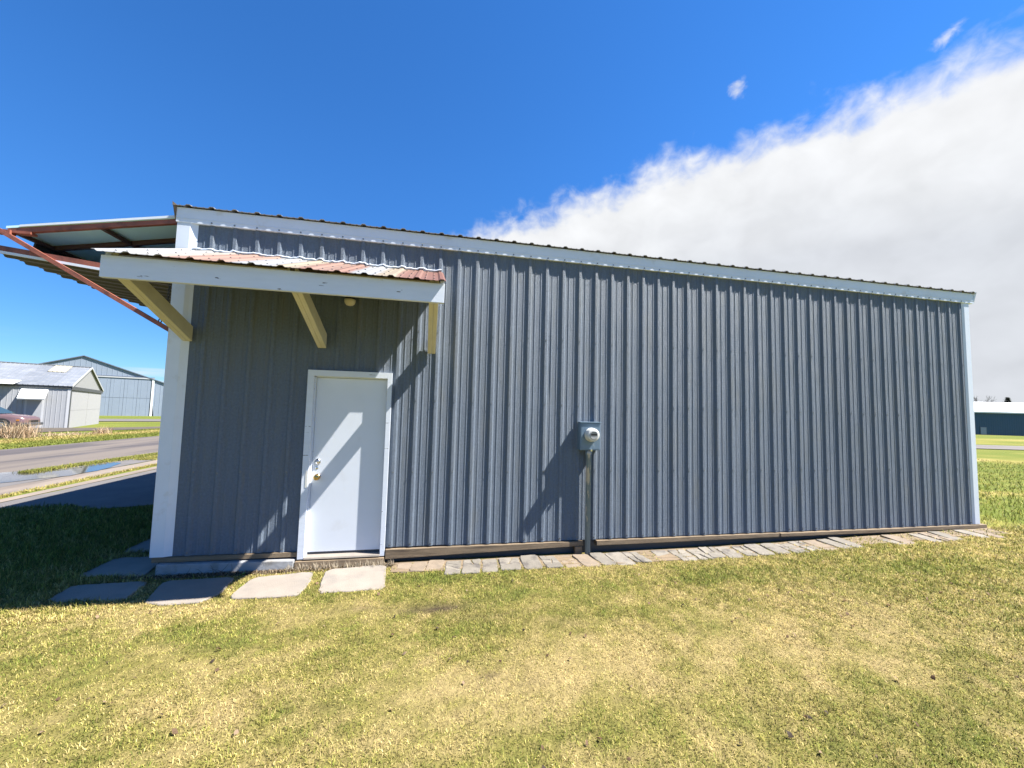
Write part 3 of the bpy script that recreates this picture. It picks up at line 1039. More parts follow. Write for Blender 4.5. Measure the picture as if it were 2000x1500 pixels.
kn.build('deadbolt', M['chrome'], slab, smooth=True)
kn = MB()
kn._lathe(Vector((1.217, 0.026, 0.908)), Vector((0, -1, 0)), [(0, .016), (.003, .015), (.005, .006)], 12)
kn.build('cover_plate', M['chrome'], slab)
kn = MB().box(CI0-0.030, CI0-0.008, TR-0.003, TR+0.001, 0.70, 0.88)
kn.build('strike_plate', M['meter_ring'], door_frame)
for z in (0.15, 1.0, 1.78):
    MB().tube([(CI1-0.014, 0.022, z-.05), (CI1-0.014, 0.022, z+.05)], 0.007, 8).build('hinge', M['door_white'], slab)

# awning over the door
AF, AZ0, AZ1 = -1.20, 2.603, 2.785


def aw_z(y):     # underside of the sheet
    return 3.292+(y/-1.235)*(2.800-3.292)


aw = MB()
aw.box(-0.20, 2.54, -0.060, -0.022, 3.10, 3.26)
awning = aw.build('awning', M['cream_wood'], hangar)
# sloping rafters at the two ends and under the middle
for x0, x1, dz, mm in ((-0.198, -0.160, .17, 'white_wood'), (2.502, 2.540, .17, 'white_wood'), (1.19, 1.228, .14, 'deck')):
    za, zb = aw_z(-0.061)-0.004, aw_z(AF+0.041)-0.004
    MB().hexa([(x0, AF+0.041, zb-dz), (x1, AF+0.041, zb-dz), (x1, -0.061, za-dz), (x0, -0.061, za-dz),
               (x0, AF+0.041, zb), (x1, AF+0.041, zb), (x1, -0.061, za), (x0, -0.061, za)]).build('rafter', M[mm], awning)
MB().box(-0.20, 2.542, AF, AF+0.040, AZ0, AZ1).build('fascia_board', M['white_wood'], awning, bevel=0.003)
# knee braces, each two planks side by side
for xc in (-0.150, 1.212, 2.446):
    for q in (-1, 1):
        x0, x1 = (xc-0.045, xc-0.001) if q < 0 else (xc+0.001, xc+0.045)
        z0, z1 = 2.278, 2.440
        dz = 0.368*1.135
        MB().hexa([(x0, -1.158, z0+dz), (x1, -1.158, z0+dz), (x1, -0.024, z0), (x0, -0.024, z0),
                   (x0, -1.158, min(z1+dz, aw_z(-1.158)-.006)), (x1, -1.158, min(z1+dz, aw_z(-1.158)-.006)), (x1, -0.024, z1), (x0, -0.024, z1)]).build('brace', M['cream_wood'], awning, bevel=0.003)
# unseen dark planks added under the sheet to cut bounced light
for k in range(7):
    ya, yb = -0.062-k*0.1565, -0.062-(k+1)*0.1565+0.004
    MB().hexa([(-0.158, yb, aw_z(yb)-.022), (2.500, yb, aw_z(yb)-.022), (2.500, ya, aw_z(ya)-.022), (-0.158, ya, aw_z(ya)-.022),
               (-0.158, yb, aw_z(yb)-.005), (2.500, yb, aw_z(yb)-.005), (2.500, ya, aw_z(ya)-.005), (-0.158, ya, aw_z(ya)-.005)]).build('bounce_cut_plank', M['deck'], awning)
# ribbed sheets in three lengths side by side


def awning_sheet(x0, x1, lift):
    P = profile(-3, 13, x0, x1)
    mb = MB()
    rows = [(-0.008, aw_z(-0.008)), (-1.252, aw_z(-1.252))]
    for x, d in P:
        for y, z in rows:
            mb.v.append((x, y, z+d*0.95+lift+0.004))
        for y, z in rows:
            mb.v.append((x, y, z+d*0.95+lift))
    for i in range(len(P)-1):
        a, b = i*4, i*4+4
        mb.f += [(a, a+1, b+1, b), (a+2, b+2, b+3, a+3), (a+1, a+3, b+3, b+1), (a, b, b+2, a+2)]
    return mb.build('roof_sheet', M['rust_sheet'], awning, normals=False)


for a, b, l in ((AW_X0, 0.66, 0), (0.6605, 1.595, 0.0012), (1.5955, AW_X1, 0)):
    awning_sheet(a, b, l)
# flashing bead where the sheet meets the siding, and its screws
fb = MB()
xx = -0.17
rr = random.Random(5)
pts = []
while xx < 2.55:
    pts.append((xx, -0.012-0.006*rr.random(), aw_z(-0.01)+0.012+0.012*rr.random()+(0.016 if abs((xx/S) % 1-0.0) < .15 or abs((xx/S) % 1-1) < .15 else 0)))
    xx += 0.03
fb.tube(pts, [0.008+0.005*rr.random() for _ in pts], 6)
fb.build('sealant_bead', M['white_trim'], awning, normals=False)
sc = MB()
for k in range(-1, 12):
    for yy in (-0.25, -0.75, -1.12):
        for t in (S*0.33, S*0.68):
            x = k*S+t
            if AW_X0 < x < AW_X1:
                sc._lathe(Vector((x, yy, aw_z(yy)+0.006)), Vector((0, -0.37, .93)), [(0, .009), (.004, .009), (.005, .005), (.010, .005)], 6)
o = sc.build('sheet_screws', M['screw'], awning, normals=False)
o['kind'] = 'stuff'

# folding front door, standing open: upper leaf, lower leaf, struts
UX0, UZ0, UX1, UZ1 = -0.352, 3.650, -1.90, 3.352
LX0, LZ0, LX1, LZ1 = -0.352, 2.955, -1.985, 3.136
DY0, DY1 = 0.060, 11.1
bf = MB()


def up_z(x):
    return UZ0+(x-UX0)/(UX1-UX0)*(UZ1-UZ0)


def lo_z(x):
    return LZ0+(x-LX0)/(LX1-LX0)*(LZ1-LZ0)


bifold = MB().bar((UX0, DY0+.022, UZ0-.012), (UX1, DY0+.022, UZ1-.012), 0.044, 0.050).build('folding_door', M['red_steel'], hangar)
# upper leaf: white skin above, pale lining below
MB().hexa([(UX1-.02, DY0, UZ1+.016), (UX0, DY0, UZ0+.016), (UX0, DY1, UZ0+.016), (UX1-.02, DY1, UZ1+.016),
           (UX1-.02, DY0, UZ1+.040), (UX0, DY0, UZ0+.040), (UX0, DY1, UZ0+.040), (UX1-.02, DY1, UZ1+.040)]).build('upper_leaf', M['door_lining'], bifold)
MB().hexa([(UX1+.10, DY0-.012, UZ1+.0405), (UX0, DY0-.012, UZ0+.0225), (UX0, DY1, UZ0+.0405), (UX1+.10, DY1, UZ1+.0405),
           (UX1+.10, DY0-.012, UZ1+.062), (UX0, DY0-.012, UZ0+.050), (UX0, DY1, UZ0+.060), (UX1+.10, DY1, UZ1+.062)]).build('upper_skin', M['white_trim'], bifold)
y = 0.55
while y < DY1:
    MB().bar((UX0, y, UZ0-.012), (UX1, y, UZ1-.012), 0.04, 0.05).build('cross_tube', M['tube'], bifold)
    y += 1.5
for x in (-1.115, -1.86, -0.40):
    MB().bar((x, DY0+.045, up_z(x)-.018), (x, DY1, up_z(x)-.018), 0.04, 0.036).build('long_tube', M['tube'], bifold)
# lower leaf: tube along the near end, ribbed skin underneath with ribs running outward
MB().bar((LX0, DY0+.02, LZ0+.022), (LX1-.12, DY0+.02, lo_z(LX1-.12)+.022), 0.044, 0.055).build('near_tube', M['red_steel'], bifold)
MB().bar((LX0, DY0+.006, LZ0-.018), (LX1-.12, DY0+.006, lo_z(LX1-.12)-.018), 0.02, 0.026).build('edge_trim', M['white_trim'], bifold)
P = profile(0, int(DY1/S)+1, DY0, DY1)
mb = MB()
for yy, d in P:
    for x in (LX0, LX1-.05):
        mb.v.append((x, yy, lo_z(x)-.012-d*1.3))
for i in range(len(P)-1):
    mb.f.append((2*i, 2*i+2, 2*i+3, 2*i+1))
mb.build('lower_skin', M['door_skin'], bifold, normals=False)
MB().hexa([(LX1-.03, DY0+.05, LZ1-.008), (LX0, DY0+.05, LZ0-.008), (LX0, DY1, LZ0-.008), (LX1-.03, DY1, LZ1-.008),
           (LX1-.03, DY0+.05, LZ1+.004), (LX0, DY0+.05, LZ0+.004), (LX0, DY1, LZ0+.004), (LX1-.03, DY1, LZ1+.004)]).build('lower_leaf', M['door_lining'], bifold)
for x in (-1.90, -1.1, -0.42):
    MB().bar((x, DY0+.045, lo_z(x)+.024), (x, DY1, lo_z(x)+.024), 0.04).build('long_tube', M['tube'], bifold)
# dark weather strip closing the fold, beginning a little way in
MB().hexa([(-1.945, 0.36, lo_z(-1.95)+.02), (-1.925, 0.36, lo_z(-1.93)+.02), (-1.925, DY1, lo_z(-1.93)+.02), (-1.945, DY1, lo_z(-1.95)+.02),
           (-1.905, 0.36, UZ1+.01), (-1.885, 0.36, UZ1+.01), (-1.885, DY1, UZ1+.01), (-1.905, DY1, UZ1+.01)]).build('weather_strip', M['dark'], bifold)
MB().bar((-1.955, 0.045, 3.335), (-0.30, 0.045, 2.360), 0.036, 0.042).build('strut', M['red_steel'], bifold)
MB().box(-1.86, -1.70, 0.05, 0.13, 3.325, 3.350).box(-1.99, -1.86, 0.03, 0.10, 3.305, 3.345).build('hinge_bracket', M['red_steel'], bifold)
ch = MB()


def link(mb, c, rot, R_=0.016, r_=0.0045):
    n, m_ = 12, 6
    base = len(mb.v)
    for i in range(n):
        a = 2*math.pi*i/n
        for j in range(m_):
            b = 2*math.pi*j/m_
            rad = R_*0.62+r_*math.cos(b)
            p = Vector((rad*math.cos(a), r_*math.sin(b), (R_*1.1+r_*math.cos(b))*math.sin(a)))
            p = Matrix.Rotation(rot, 3, 'Z') @ p
            mb.v.append(tuple(Vector(c)+p))
    for i in range(n):
        for j in range(m_):
            mb.f.append((base+i*m_+j, base+((i+1) % n)*m_+j, base+((i+1) % n)*m_+(j+1) % m_, base+i*m_+(j+1) % m_))


for i in range(14):
    link(ch, (-0.412-0.0016*i, 0.075, 2.925-0.027*i), R(25 if i % 2 else 115))
ch.build('chain', M['chain'], bifold, normals=False, smooth=True)
ey = MB()
link(ey, (-0.462, 0.045, 2.492), R(10), 0.02, 0.006)
link(ey, (-0.458, 0.045, 2.525), R(80), 0.014, 0.005)
ey.build('shackle', M['chain'], bifold, normals=False, smooth=True)

# ------------------------------------------------------------------ electric meter
meter = empty('electric_meter', (4.46, 0, -0.16))
tag(meter, 'blue grey electric meter box on a conduit against the ribbed wall', 'electric meter')


def at_meter(o):
    o.location = (-4.46, 0, 0.16)
    return o


BX0, BX1, BZ0, BZ1, BY = 4.328, 4.600, 1.139, 1.486, -0.122
mb = MB().box(BX0, BX1, BY, -0.021, BZ0, BZ1)
boxo = at_meter(mb.build('meter_box', M['meter_box'], meter, bevel=0.004))
MB().box(BX0-0.006, BX1+0.008, BY-0.014, -0.0205, BZ1+.0005, BZ1+0.012).build('box_lid', M['meter_box'], boxo, bevel=0.003)
MB().box(BX0+0.012, BX1-0.012, BY-0.004, BY+0.001, BZ0+0.012, BZ1-0.012).build('front_cover', M['meter_box'], boxo, bevel=0.0015)
MB().box(4.462, 4.486, BY-0.018, BY-0.002, BZ0-0.012, BZ0+0.016).build('hasp', M['chrome'], boxo, bevel=0.002)
mc = Vector((4.470, BY-0.004, 1.336))
mb = MB()
mb._lathe(mc, Vector((0, -1, 0)), [(0, .087), (.010, .088), (.016, .083), (.045, .081), (.085, .080), (.092, .077), (.0925, .058)], 32)
ring = at_meter(mb.build('meter_ring', M['meter_ring'], meter, smooth=False))
for p_ in ring.data.polygons:
    p_.use_smooth = len(p_.vertices) == 4
mb = MB()
mb._lathe(mc, Vector((0, -1, 0)), [(.0926, .057), (.098, .055), (.101, .050)], 28)
face = mb.build('meter_face', M['meter_face'], ring)
MB().box(mc.x-0.040, mc.x+0.042, mc.y-0.1035, mc.y-0.1005, mc.z-0.004, mc.z+0.016).build('register_window', M['black'], ring)
MB().hexa([(mc.x-0.045, mc.y-0.103, mc.z+0.018), (mc.x+0.045, mc.y-0.103, mc.z+0.018), (mc.x+0.045, mc.y-0.100, mc.z+0.018), (mc.x-0.045, mc.y-0.100, mc.z+0.018),
           (mc.x-0.022, mc.y-0.103, mc.z+0.046), (mc.x+0.022, mc.y-0.103, mc.z+0.046), (mc.x+0.022, mc.y-0.100, mc.z+0.046), (mc.x-0.022, mc.y-0.100, mc.z+0.046)]).build('name_plate', M['screw'], ring)
mb = MB()
mb._lathe(Vector((4.467, -0.066, -0.20)), Vector((0, 0, 1)), [(0, .035), (1.28, .035), (1.285, .044), (1.338, .044)], 18)
pipe = at_meter(mb.build('conduit', M['conduit'], meter, smooth=False))
for p_ in pipe.data.polygons:
    p_.use_smooth = len(p_.vertices) == 4
MB().box(4.474, 4.488, -0.104, -0.098, 1.075, 1.120).build('blue_tag', mat('blue_tag', (0.03, 0.12, 0.42), 0.5), pipe)

# jelly-jar lamp under the awning
lamp = empty('porch_light', (1.50, -0.02, 2.862))
tag(lamp, 'small cream porch light under the rusty awning above the door', 'light')
mb = MB()
mb._lathe(Vector((0, -0.075, 0)), Vector((0, 0, -1)), [(-0.10, .045), (-.06, .05), (0.0, .055), (0.012, .058)], 18)
mb.bar((0, -0.003, -0.0+0.05), (0, -0.06, 0.05), 0.05)
mb.build('lamp_base', M['black'], lamp)
mb = MB()
mb._lathe(Vector((0, -0.075, -0.0125)), Vector((0, 0, -1)), [(0, .060), (.006, .062), (.030, .060), (.050, .052), (.066, .036), (.073, .012)], 20)
mb.build('lamp_glass', M['lamp_glass'], lamp, smooth=True)

# ------------------------------------------------------------------ paving
OCC = []      # outlines where no blade may stand


def inset(poly, k):
    c = np.mean(poly, 0)
    return [tuple(c+(np.array(p)-c)*k) for p in poly]


def slab_mesh(name, pts, z, th, m, parent=None, seed=0, tilt=(0, 0), rag=0.012, smooth_corners=1):
    """a slab with a slightly ragged, rounded outline, real thickness and a chamfered arris"""
    rr_ = random.Random(seed)
    p = [np.array(q, float) for q in pts]
    for _ in range(smooth_corners):
        q = []
        for i in range(len(p)):
            a, b = p[i], p[(i+1) % len(p)]
            q += [a*0.9+b*0.1, a*0.1+b*0.9]
        p = q
    fine = []
    for i in range(len(p)):
        a, b = p[i], p[(i+1) % len(p)]
        L = np.linalg.norm(b-a)
        k = max(1, int(L/0.05))
        for j in range(k):
            fine.append(a+(b-a)*j/k+np.array([rr_.uniform(-rag, rag), rr_.uniform(-rag, rag)])*0.5)
    c = np.mean(fine, 0)
    n = len(fine)
    mb_ = MB()

    def zz(q):
        return z+(q[0]-c[0])*tilt[0]+(q[1]-c[1])*tilt[1]
    for q in fine:
        mb_.v.append((q[0], q[1], zz(q)-th))
    for q in fine:
        mb_.v.append((q[0], q[1], zz(q)-0.008))
    for q in fine:
        d = (c-q)/max(np.linalg.norm(c-q), 1e-6)*0.008
        mb_.v.append((q[0]+d[0], q[1]+d[1], zz(q)))
    for r_ in range(2):
        for i in range(n):
            a, b = r_*n+i, r_*n+(i+1) % n
            mb_.f.append((a, b, b+n, a+n))
    mb_.f.append(tuple(2*n+i for i in range(n)))
    o_ = mb_.build(name, m, parent)
    OCC.append([tuple(q) for q in fine])
    return o_


SLABS = [
    ([(-0.80, -0.60), (-0.83, -0.25), (-0.20, -0.23), (-0.16, -0.64)], 'shaded stepping slab off the left corner, nearest the lawn', (0, 0.01)),
    ([(-0.97, -0.02), (-0.96, 0.52), (-0.42, 0.50), (-0.345, -0.09)], 'shaded stepping slab beside the hangar corner post', (0, 0)),
    ([(-1.05, 0.70), (-1.05, 1.28), (-0.42, 1.28), (-0.44, 0.70)], 'farthest shaded slab along the open front of the hangar', (0, 0)),
    ([(0.03, -0.72), (-0.07, -0.24), (0.57, -0.24), (0.60, -0.62), (0.50, -0.80), (0.20, -0.80)], 'concrete stepping slab half in shadow below the grey base block', (0.01, 0)),
    ([(0.71, -0.75), (0.73, -0.28), (1.29, -0.18), (1.34, -0.48), (1.31, -0.77), (1.07, -0.78)], 'sunlit concrete stepping slab left of the door', (0, -0.012)),
    ([(1.47, -0.74), (1.41, -0.18), (2.04, -0.085), (2.085, -0.72), (1.75, -0.74)], 'sunlit concrete stepping slab in front of the white door', (-0.01, 0.01)),
]
for i, (pts, lab, tl) in enumerate(SLABS):
    o = slab_mesh('stepping_stone', pts, hgt(*np.mean(pts, 0))+0.014, 0.06, M['concrete'], None, 20+i, tl)
    tag(o, lab, 'paving slab', 'stepping slabs round the door')

path = sheet('paver_strip', wob([(2.10, -0.045), (11.3, -0.045), (11.2, -0.33), (7.0, -0.36), (4.7, -0.42), (2.1, -0.32)], 0.02, 3, 9), M['raw_wood'], 0.0075, 0.5)


def poly_area(pp):
    return abs(sum(pp[i][0]*pp[(i+1) % len(pp)][1]-pp[(i+1) % len(pp)][0]*pp[i][1] for i in range(len(pp))))/2


def chord_split(pp, rr_):
    """crack a stone in two across its longest way"""
    n_ = len(pp)
    el = [np.linalg.norm(pp[(i+1) % n_]-pp[i]) for i in range(n_)]
    a = int(np.argmax(el))
    b = max((i for i in range(n_) if i != a), key=lambda i: el[i]+(.3 if abs(i-a) == n_//2 else 0))
    a, b = min(a, b), max(a, b)
    ta, tb = rr_.uniform(.3, .7), rr_.uniform(.3, .7)
    qa, qb = pp[a]*(1-ta)+pp[(a+1) % n_]*ta, pp[b]*(1-tb)+pp[(b+1) % n_]*tb
    return [[qa]+pp[a+1:b+1]+[qb], [qb]+pp[b+1:]+pp[:a+1]+[qa]]


pr = random.Random(21)
x = 2.16
n_p = 0
gaps = ((5.02, 5.30), (6.62, 6.75), (8.45, 8.75), (9.15, 9.5), (10.15, 10.5))
shear = 0.0
while x < 10.8:
    w = pr.uniform(0.19, 0.27) if x > 2.7 else pr.uniform(0.17, 0.20)
    if any(a < x+w/2 < b for a, b in gaps):
        x += w
        continue
    ln = (0.24 if x < 2.55 else 0.36)+pr.uniform(-0.02, 0.03)
    y1 = -0.055-pr.uniform(0, 0.06)
    y0 = y1-ln
    sk = 0.05*math.sin(x*1.7)+pr.uniform(-.012, .012)
    broken = x > 2.6 and pr.random() < 0.50
    tan = 4.0 < x < 4.45
    mm = M['tan_paver'] if tan or (x > 7.4 and pr.random() < .4) or x < 2.6 else M['paver']
    zb = hgt(x+w/2, -0.2)+0.014+pr.uniform(-0.006, 0.007)
    tl = (pr.uniform(-.03, .03), 0.05+pr.uniform(-.03, .03))
    quad = [(x+.006+sk*.0, y1), (x+w-.006, y1), (x+w-.006+sk, y0+pr.uniform(-.015, .015)), (x+.006+sk, y0+pr.uniform(-.015, .015))]
    pieces = [[np.array(c) for c in quad]]
    for _ in range(pr.choice((2, 3, 4, 5)) if broken else 0):
        big_ = max(range(len(pieces)), key=lambda q_: poly_area(pieces[q_])*pr.uniform(.5, 1))
        pieces[big_:big_+1] = chord_split(pieces[big_], pr)
    for k, pp in enumerate(pieces):
        slab_mesh('paver', inset(pp, 0.955) if broken else pp, zb+pr.uniform(-.004, .004), 0.04, mm, path, 100+n_p*7+k, tl, 0.012, 1)
    n_p += 1
    x += w

# ------------------------------------------------------------------ grass
def in_poly(px_, py_, poly):
    poly = np.asarray(poly)
    ins = np.zeros(len(px_), bool)
    x0, y0 = poly.min(0)
    x1, y1 = poly.max(0)
    c = np.where((px_ > x0) & (px_ < x1) & (py_ > y0) & (py_ < y1))[0]
    if len(c) == 0:
        return ins
    qx, qy = px_[c], py_[c]
    r_ = np.zeros(len(c), bool)
    j = len(poly)-1
    for i in range(len(poly)):
        xi, yi = poly[i]
        xj, yj = poly[j]
        cond = ((yi > qy) != (yj > qy)) & (qx < (xj-xi)*(qy-yi)/(yj-yi+1e-12)+xi)
        r_ ^= cond
        j = i
    ins[c] = r_
    return ins


def blades(name, x, y, length, width, lean, colour, parent=None, m='blade', zoff=-0.004, mid=True):
    """bent blades: a quad and a tip each"""
    n = len(x)
    z = height(x, y)+zoff
    az = rng.uniform(0, 2*np.pi, n)
    fa = az+rng.normal(0, 0.5, n)+np.pi/2
    dx, dy = np.cos(az), np.sin(az)
    wx, wy = np.cos(fa)*width/2, np.sin(fa)*width/2
    h1 = length*np.cos(lean*0.55)*0.55
    o1 = length*np.sin(lean*0.55)*0.55
    h2 = h1+length*0.45*np.cos(np.minimum(lean*1.5, 1.75))
    o2 = o1+length*0.45*np.sin(np.minimum(lean*1.5, 1.75))
    V = np.zeros((n, 5, 3), np.float32)
    V[:, 0] = np.stack([x-wx, y-wy, z], 1)
    V[:, 1] = np.stack([x+wx, y+wy, z], 1)
    V[:, 2] = np.stack([x+dx*o1+wx*.8, y+dy*o1+wy*.8, z+h1], 1)
    V[:, 3] = np.stack([x+dx*o1-wx*.8, y+dy*o1-wy*.8, z+h1], 1)
    V[:, 4] = np.stack([x+dx*o2, y+dy*o2, z+np.maximum(h2, 0.004)], 1)
    b = (np.arange(n)*5)[:, None]
    T = np.concatenate([b+np.array([[0, 1, 2]]), b+np.array([[0, 2, 3]]), b+np.array([[3, 2, 4]])], 0)
    C = np.repeat(colour[:, None, :], 5, 1)
    o_ = np_mesh(name, V.reshape(-1, 3), T, M[m], C.reshape(-1, 3), parent)
    o_['kind'] = 'stuff'
    return o_


def scatter(n, x0, x1, y0, y1):
    return rng.uniform(x0, x1, n), rng.uniform(y0, y1, n)


def lawn_mask(x, y):
    ok = ~((x > X_L-0.02) & (x < X_R+0.08) & (y > -0.09) & (y < DEPTH+.1))
    ok &= ~((x < -0.30) & (y > 3.15+0.2*np.sin(x*3)))          # apron
    ok &= x > -4.6
    for p_ in OCC:
        ok &= ~in_poly(x, y, inset(p_, 0.95))
    # thin out over the pavers' bed and in the litter along the wall
    bed = (x > 2.1) & (x < 11.2) & (y > -0.34) & (y < -0.05)
    ok &= ~(bed & (rng.random(len(x)) < 0.62))
    lit = (x > -0.4) & (x < 2.1) & (y > -0.20)
    ok &= ~(lit & (rng.random(len(x)) < 0.85))
    return ok


def in_view(x, y, margin=60):
    X3 = np.stack([x, y, height(x, y)], 1)-CAM
    zf = X3 @ _f
    ok = zf > 0.3
    u = 1000+F_PX*(X3 @ _r2)/np.maximum(zf, .1)
    v = 750-F_PX*(X3 @ _u2)/np.maximum(zf, .1)
    return ok & (u > -margin) & (u < 2000+margin) & (v < 1500+margin*3)


def lawn(n, x0, x1, y0, y1, dens_near, L=(0.014, 0.040), W=0.0040, view=True):
    x, y = scatter(n, x0, x1, y0, y1)
    ok = lawn_mask(x, y)
    if view:
        ok &= in_view(x, y, 140)
    x, y = x[ok], y[ok]
    dry, soil, d = lawn_fields(x, y)
    keep = rng.random(len(x)) < np.clip((dens_near/np.maximum(d, .5))**1.6, 0.05, 1)*(1-0.80*np.clip(soil*1.2, 0, 1))
    x, y, dry, soil, d = x[keep], y[keep], dry[keep], soil[keep], d[keep]
    n = len(x)
    big = np.clip(d/4.2, 0.9, 4.0)
    ln = rng.uniform(L[0], L[1], n)*(1.15-0.35*dry)*np.clip(big, 1, 1.7)
    lean = np.clip(rng.normal(0.85, 0.38, n)+0.25*dry, 0.1, 1.5)
    c = lawn_colour(dry, soil*0.85, rng.normal(0, 0.30, n))
    clumpy = 0.50+1.0*vnoise(x, y, 34.0, 1)
    c = c*((1+rng.normal(0, 0.30, n))*clumpy)[:, None].clip(0.35, 1.7)
    return x, y, ln, W*big*rng.uniform(.7, 1.3, n), lean, c


sets = [lawn(640000, -1.6, 13.5, -4.1, -0.03, 4.6), lawn(130000, -4.6, -0.2, -1.0, 3.3, 5.5, (0.03, 0.06)),
        lawn(150000, 11.0, 30.0, -3.0, 14.0, 9.0, (0.03, 0.06), 0.004)]
cat = [np.concatenate([s[i] for s in sets]) for i in range(6)]
g = blades('lawn_grass', cat[0], cat[1], cat[2], cat[3], cat[4], cat[5])
tag(g, 'short patchy lawn of straw and green blades before the hangar', 'grass', kind='stuff')

# grass on the strip between taxiway and apron: crack line, island by the puddle, verge
def strip(n, fx, y0, y1, wd, dryness, L, W):
    y_ = rng.uniform(y0, y1, n)
    x_ = fx(y_)+rng.normal(0, 1, n)*wd*(0.5+fbm(y_, y_*0, 1.2, 1))
    dr = np.clip(dryness+rng.normal(0, .25, n), 0, 1)
    c = lawn_colour(dr, np.zeros(n))*(1+rng.normal(0, .18, n))[:, None].clip(.5, 1.5)
    return x_, y_, rng.uniform(*L, n), W*rng.uniform(.7, 1.3, n), np.clip(rng.normal(.8, .3, n), .1, 1.4), c


ss = [strip(5000, lambda y: -4.98-0.02*y, 2.5, 13, .05, .62, (.03, .07), .010),
      strip(17000, lambda y: -6.80+0.20*np.sin((y-9.5)*.55), 7.0, 13.5, .10, .22, (.05, .10), .012),
      strip(7000, lambda y: -6.12-0.0*y, 9.6, 14.0, .12, .40, (.04, .09), .012)]
q = [np.concatenate([s[i] for s in ss]) for i in range(6)]
g = blades('shoulder_grass', *q, zoff=0.006)
tag(g, 'thin grass growing in the pavement joint and beside the puddle', 'grass', kind='stuff')
n = 90000
vx, vy = rng.uniform(-17.2, -12.35, n), rng.uniform(5, 34, n)
k_ = in_view(vx, vy, 120) & (rng.random(n) < sstep(-12.35, -12.7, vx+0.15*np.sin(vy*2.1))+.02)
vx, vy = vx[k_], vy[k_]
dr, so, dd_ = lawn_fields(vx, vy)
n = len(vx)
c = lawn_colour(dr, so, rng.normal(0, .16, n))*(1+rng.normal(0, .18, n))[:, None].clip(.5, 1.5)
g = blades('verge_grass', vx, vy, rng.uniform(.05, .12, n)*(1+1.2*np.clip(dr-.6, 0, 1)), rng.uniform(.014, .026, n), np.clip(rng.normal(.8, .35, n), .1, 1.4), c)
tag(g, 'green verge with a dry fringe on the far side of the taxiway', 'grass', kind='stuff')

# dead leaves, twigs and dry weeds along the foot of the wall
n = 5200
wx_, wy_ = rng.uniform(-0.55, 2.12, n), -0.05-np.abs(rng.normal(0.055, 0.05, n))
k_ = (wx_ < 1.0) & (wy_ > -0.095)
wy_[k_] -= 0.06
k_ = np.ones(n, bool)
for p_ in OCC:
    k_ &= ~in_poly(wx_, wy_, p_)
wx_, wy_ = wx_[k_], wy_[k_]
n = len(wx_)
base = np.array([[.10, .07, .045], [.20, .145, .09], [.34, .27, .17], [.06, .045, .035]])[rng.integers(0, 4, n)]
g = blades('leaf_litter', wx_, wy_, rng.uniform(.015, .05, n), rng.uniform(.004, .012, n), rng.uniform(.5, 1.5, n), base*(1+rng.normal(0, .15, n))[:, None])
tag(g, 'brown leaf litter along the foot of the wall by the door', 'leaf litter', kind='stuff')
n = 420
wx_ = rng.uniform(1.0, 2.12, n)
wy_ = -0.095-np.abs(rng.normal(0.02, 0.02, n))
g = blades('dry_weeds', wx_, wy_, rng.uniform(.04, .10, n), rng.uniform(.003, .006, n), rng.uniform(.05, .5, n), np.tile(np.array([[.42, .36, .27]]), (n, 1))*(1+rng.normal(0, .2, n))[:, None])
tag(g, 'pale dead weed stalks standing below the door sill', 'weeds', kind='stuff')
tw = MB()
pr = random.Random(31)
for i in range(16):
    a = Vector((pr.uniform(-.42, .9), pr.uniform(-.19, -.10), -0.165))
    pts = [a]
    d = Vector((pr.uniform(-1, 1), pr.uniform(-.25, .1), pr.uniform(.15, .9))).normalized()
    for s_ in range(4):
        d = (d+Vector((pr.uniform(-.4, .4), pr.uniform(-.2, .2), pr.uniform(-.5, .2)))).normalized()
        pts.append(pts[-1]+d*pr.uniform(.02, .05))
    tw.tube(pts, [.0028, .0025, .002, .0015, .001], 5)
tag(tw.build('fallen_twigs', M['bark'], normals=False), 'dry twigs caught by the grey base block at the corner', 'twigs', kind='stuff')
n = 260
lx_, ly_ = rng.uniform(-0.5, 10.0, n), rng.uniform(-3.9, -0.5, n)
k_ = np.ones(n, bool)
for p_ in OCC:
    k_ &= ~in_poly(lx_, ly_, p_)
lx_, ly_ = lx_[k_], ly_[k_]
n = len(lx_)
cl_ = np.array([[.10, .06, .035], [.16, .10, .06], [.05, .036, .026], [.24, .17, .11]])[rng.integers(0, 4, n)]
g = blades('dead_leaves', lx_, ly_, rng.uniform(.02, .045, n), rng.uniform(.014, .030, n), rng.uniform(1.0, 1.5, n), cl_, zoff=0.010)
tag(g, 'small brown dead leaves scattered over the lawn', 'leaves', kind='stuff')
# a broad-leaved weed in the shade edge
wd = MB()
wc = np.array([0.60, -0.185, hgt(.6, -.185)])
for i in range(14):
    a = pr.uniform(0, 6.28)
    L = pr.uniform(.025, .055)
    e = pr.uniform(.2, .9)
    d = Vector((math.cos(a)*math.cos(e), math.sin(a)*math.cos(e), math.sin(e)))
    s_ = Vector((-math.sin(a), math.cos(a), 0))*L*.35
    b0 = Vector(wc)
    wd.poly([b0, b0+d*L*.5+s_, b0+d*L+Vector((0, 0, -.006)), b0+d*L*.5-s_])
tag(wd.build('green_weed', mat('weed_leaf', (.10, .22, .03), .6, 0, .2, 20), normals=False), 'small bright green weed between the slabs below the base block', 'weed')


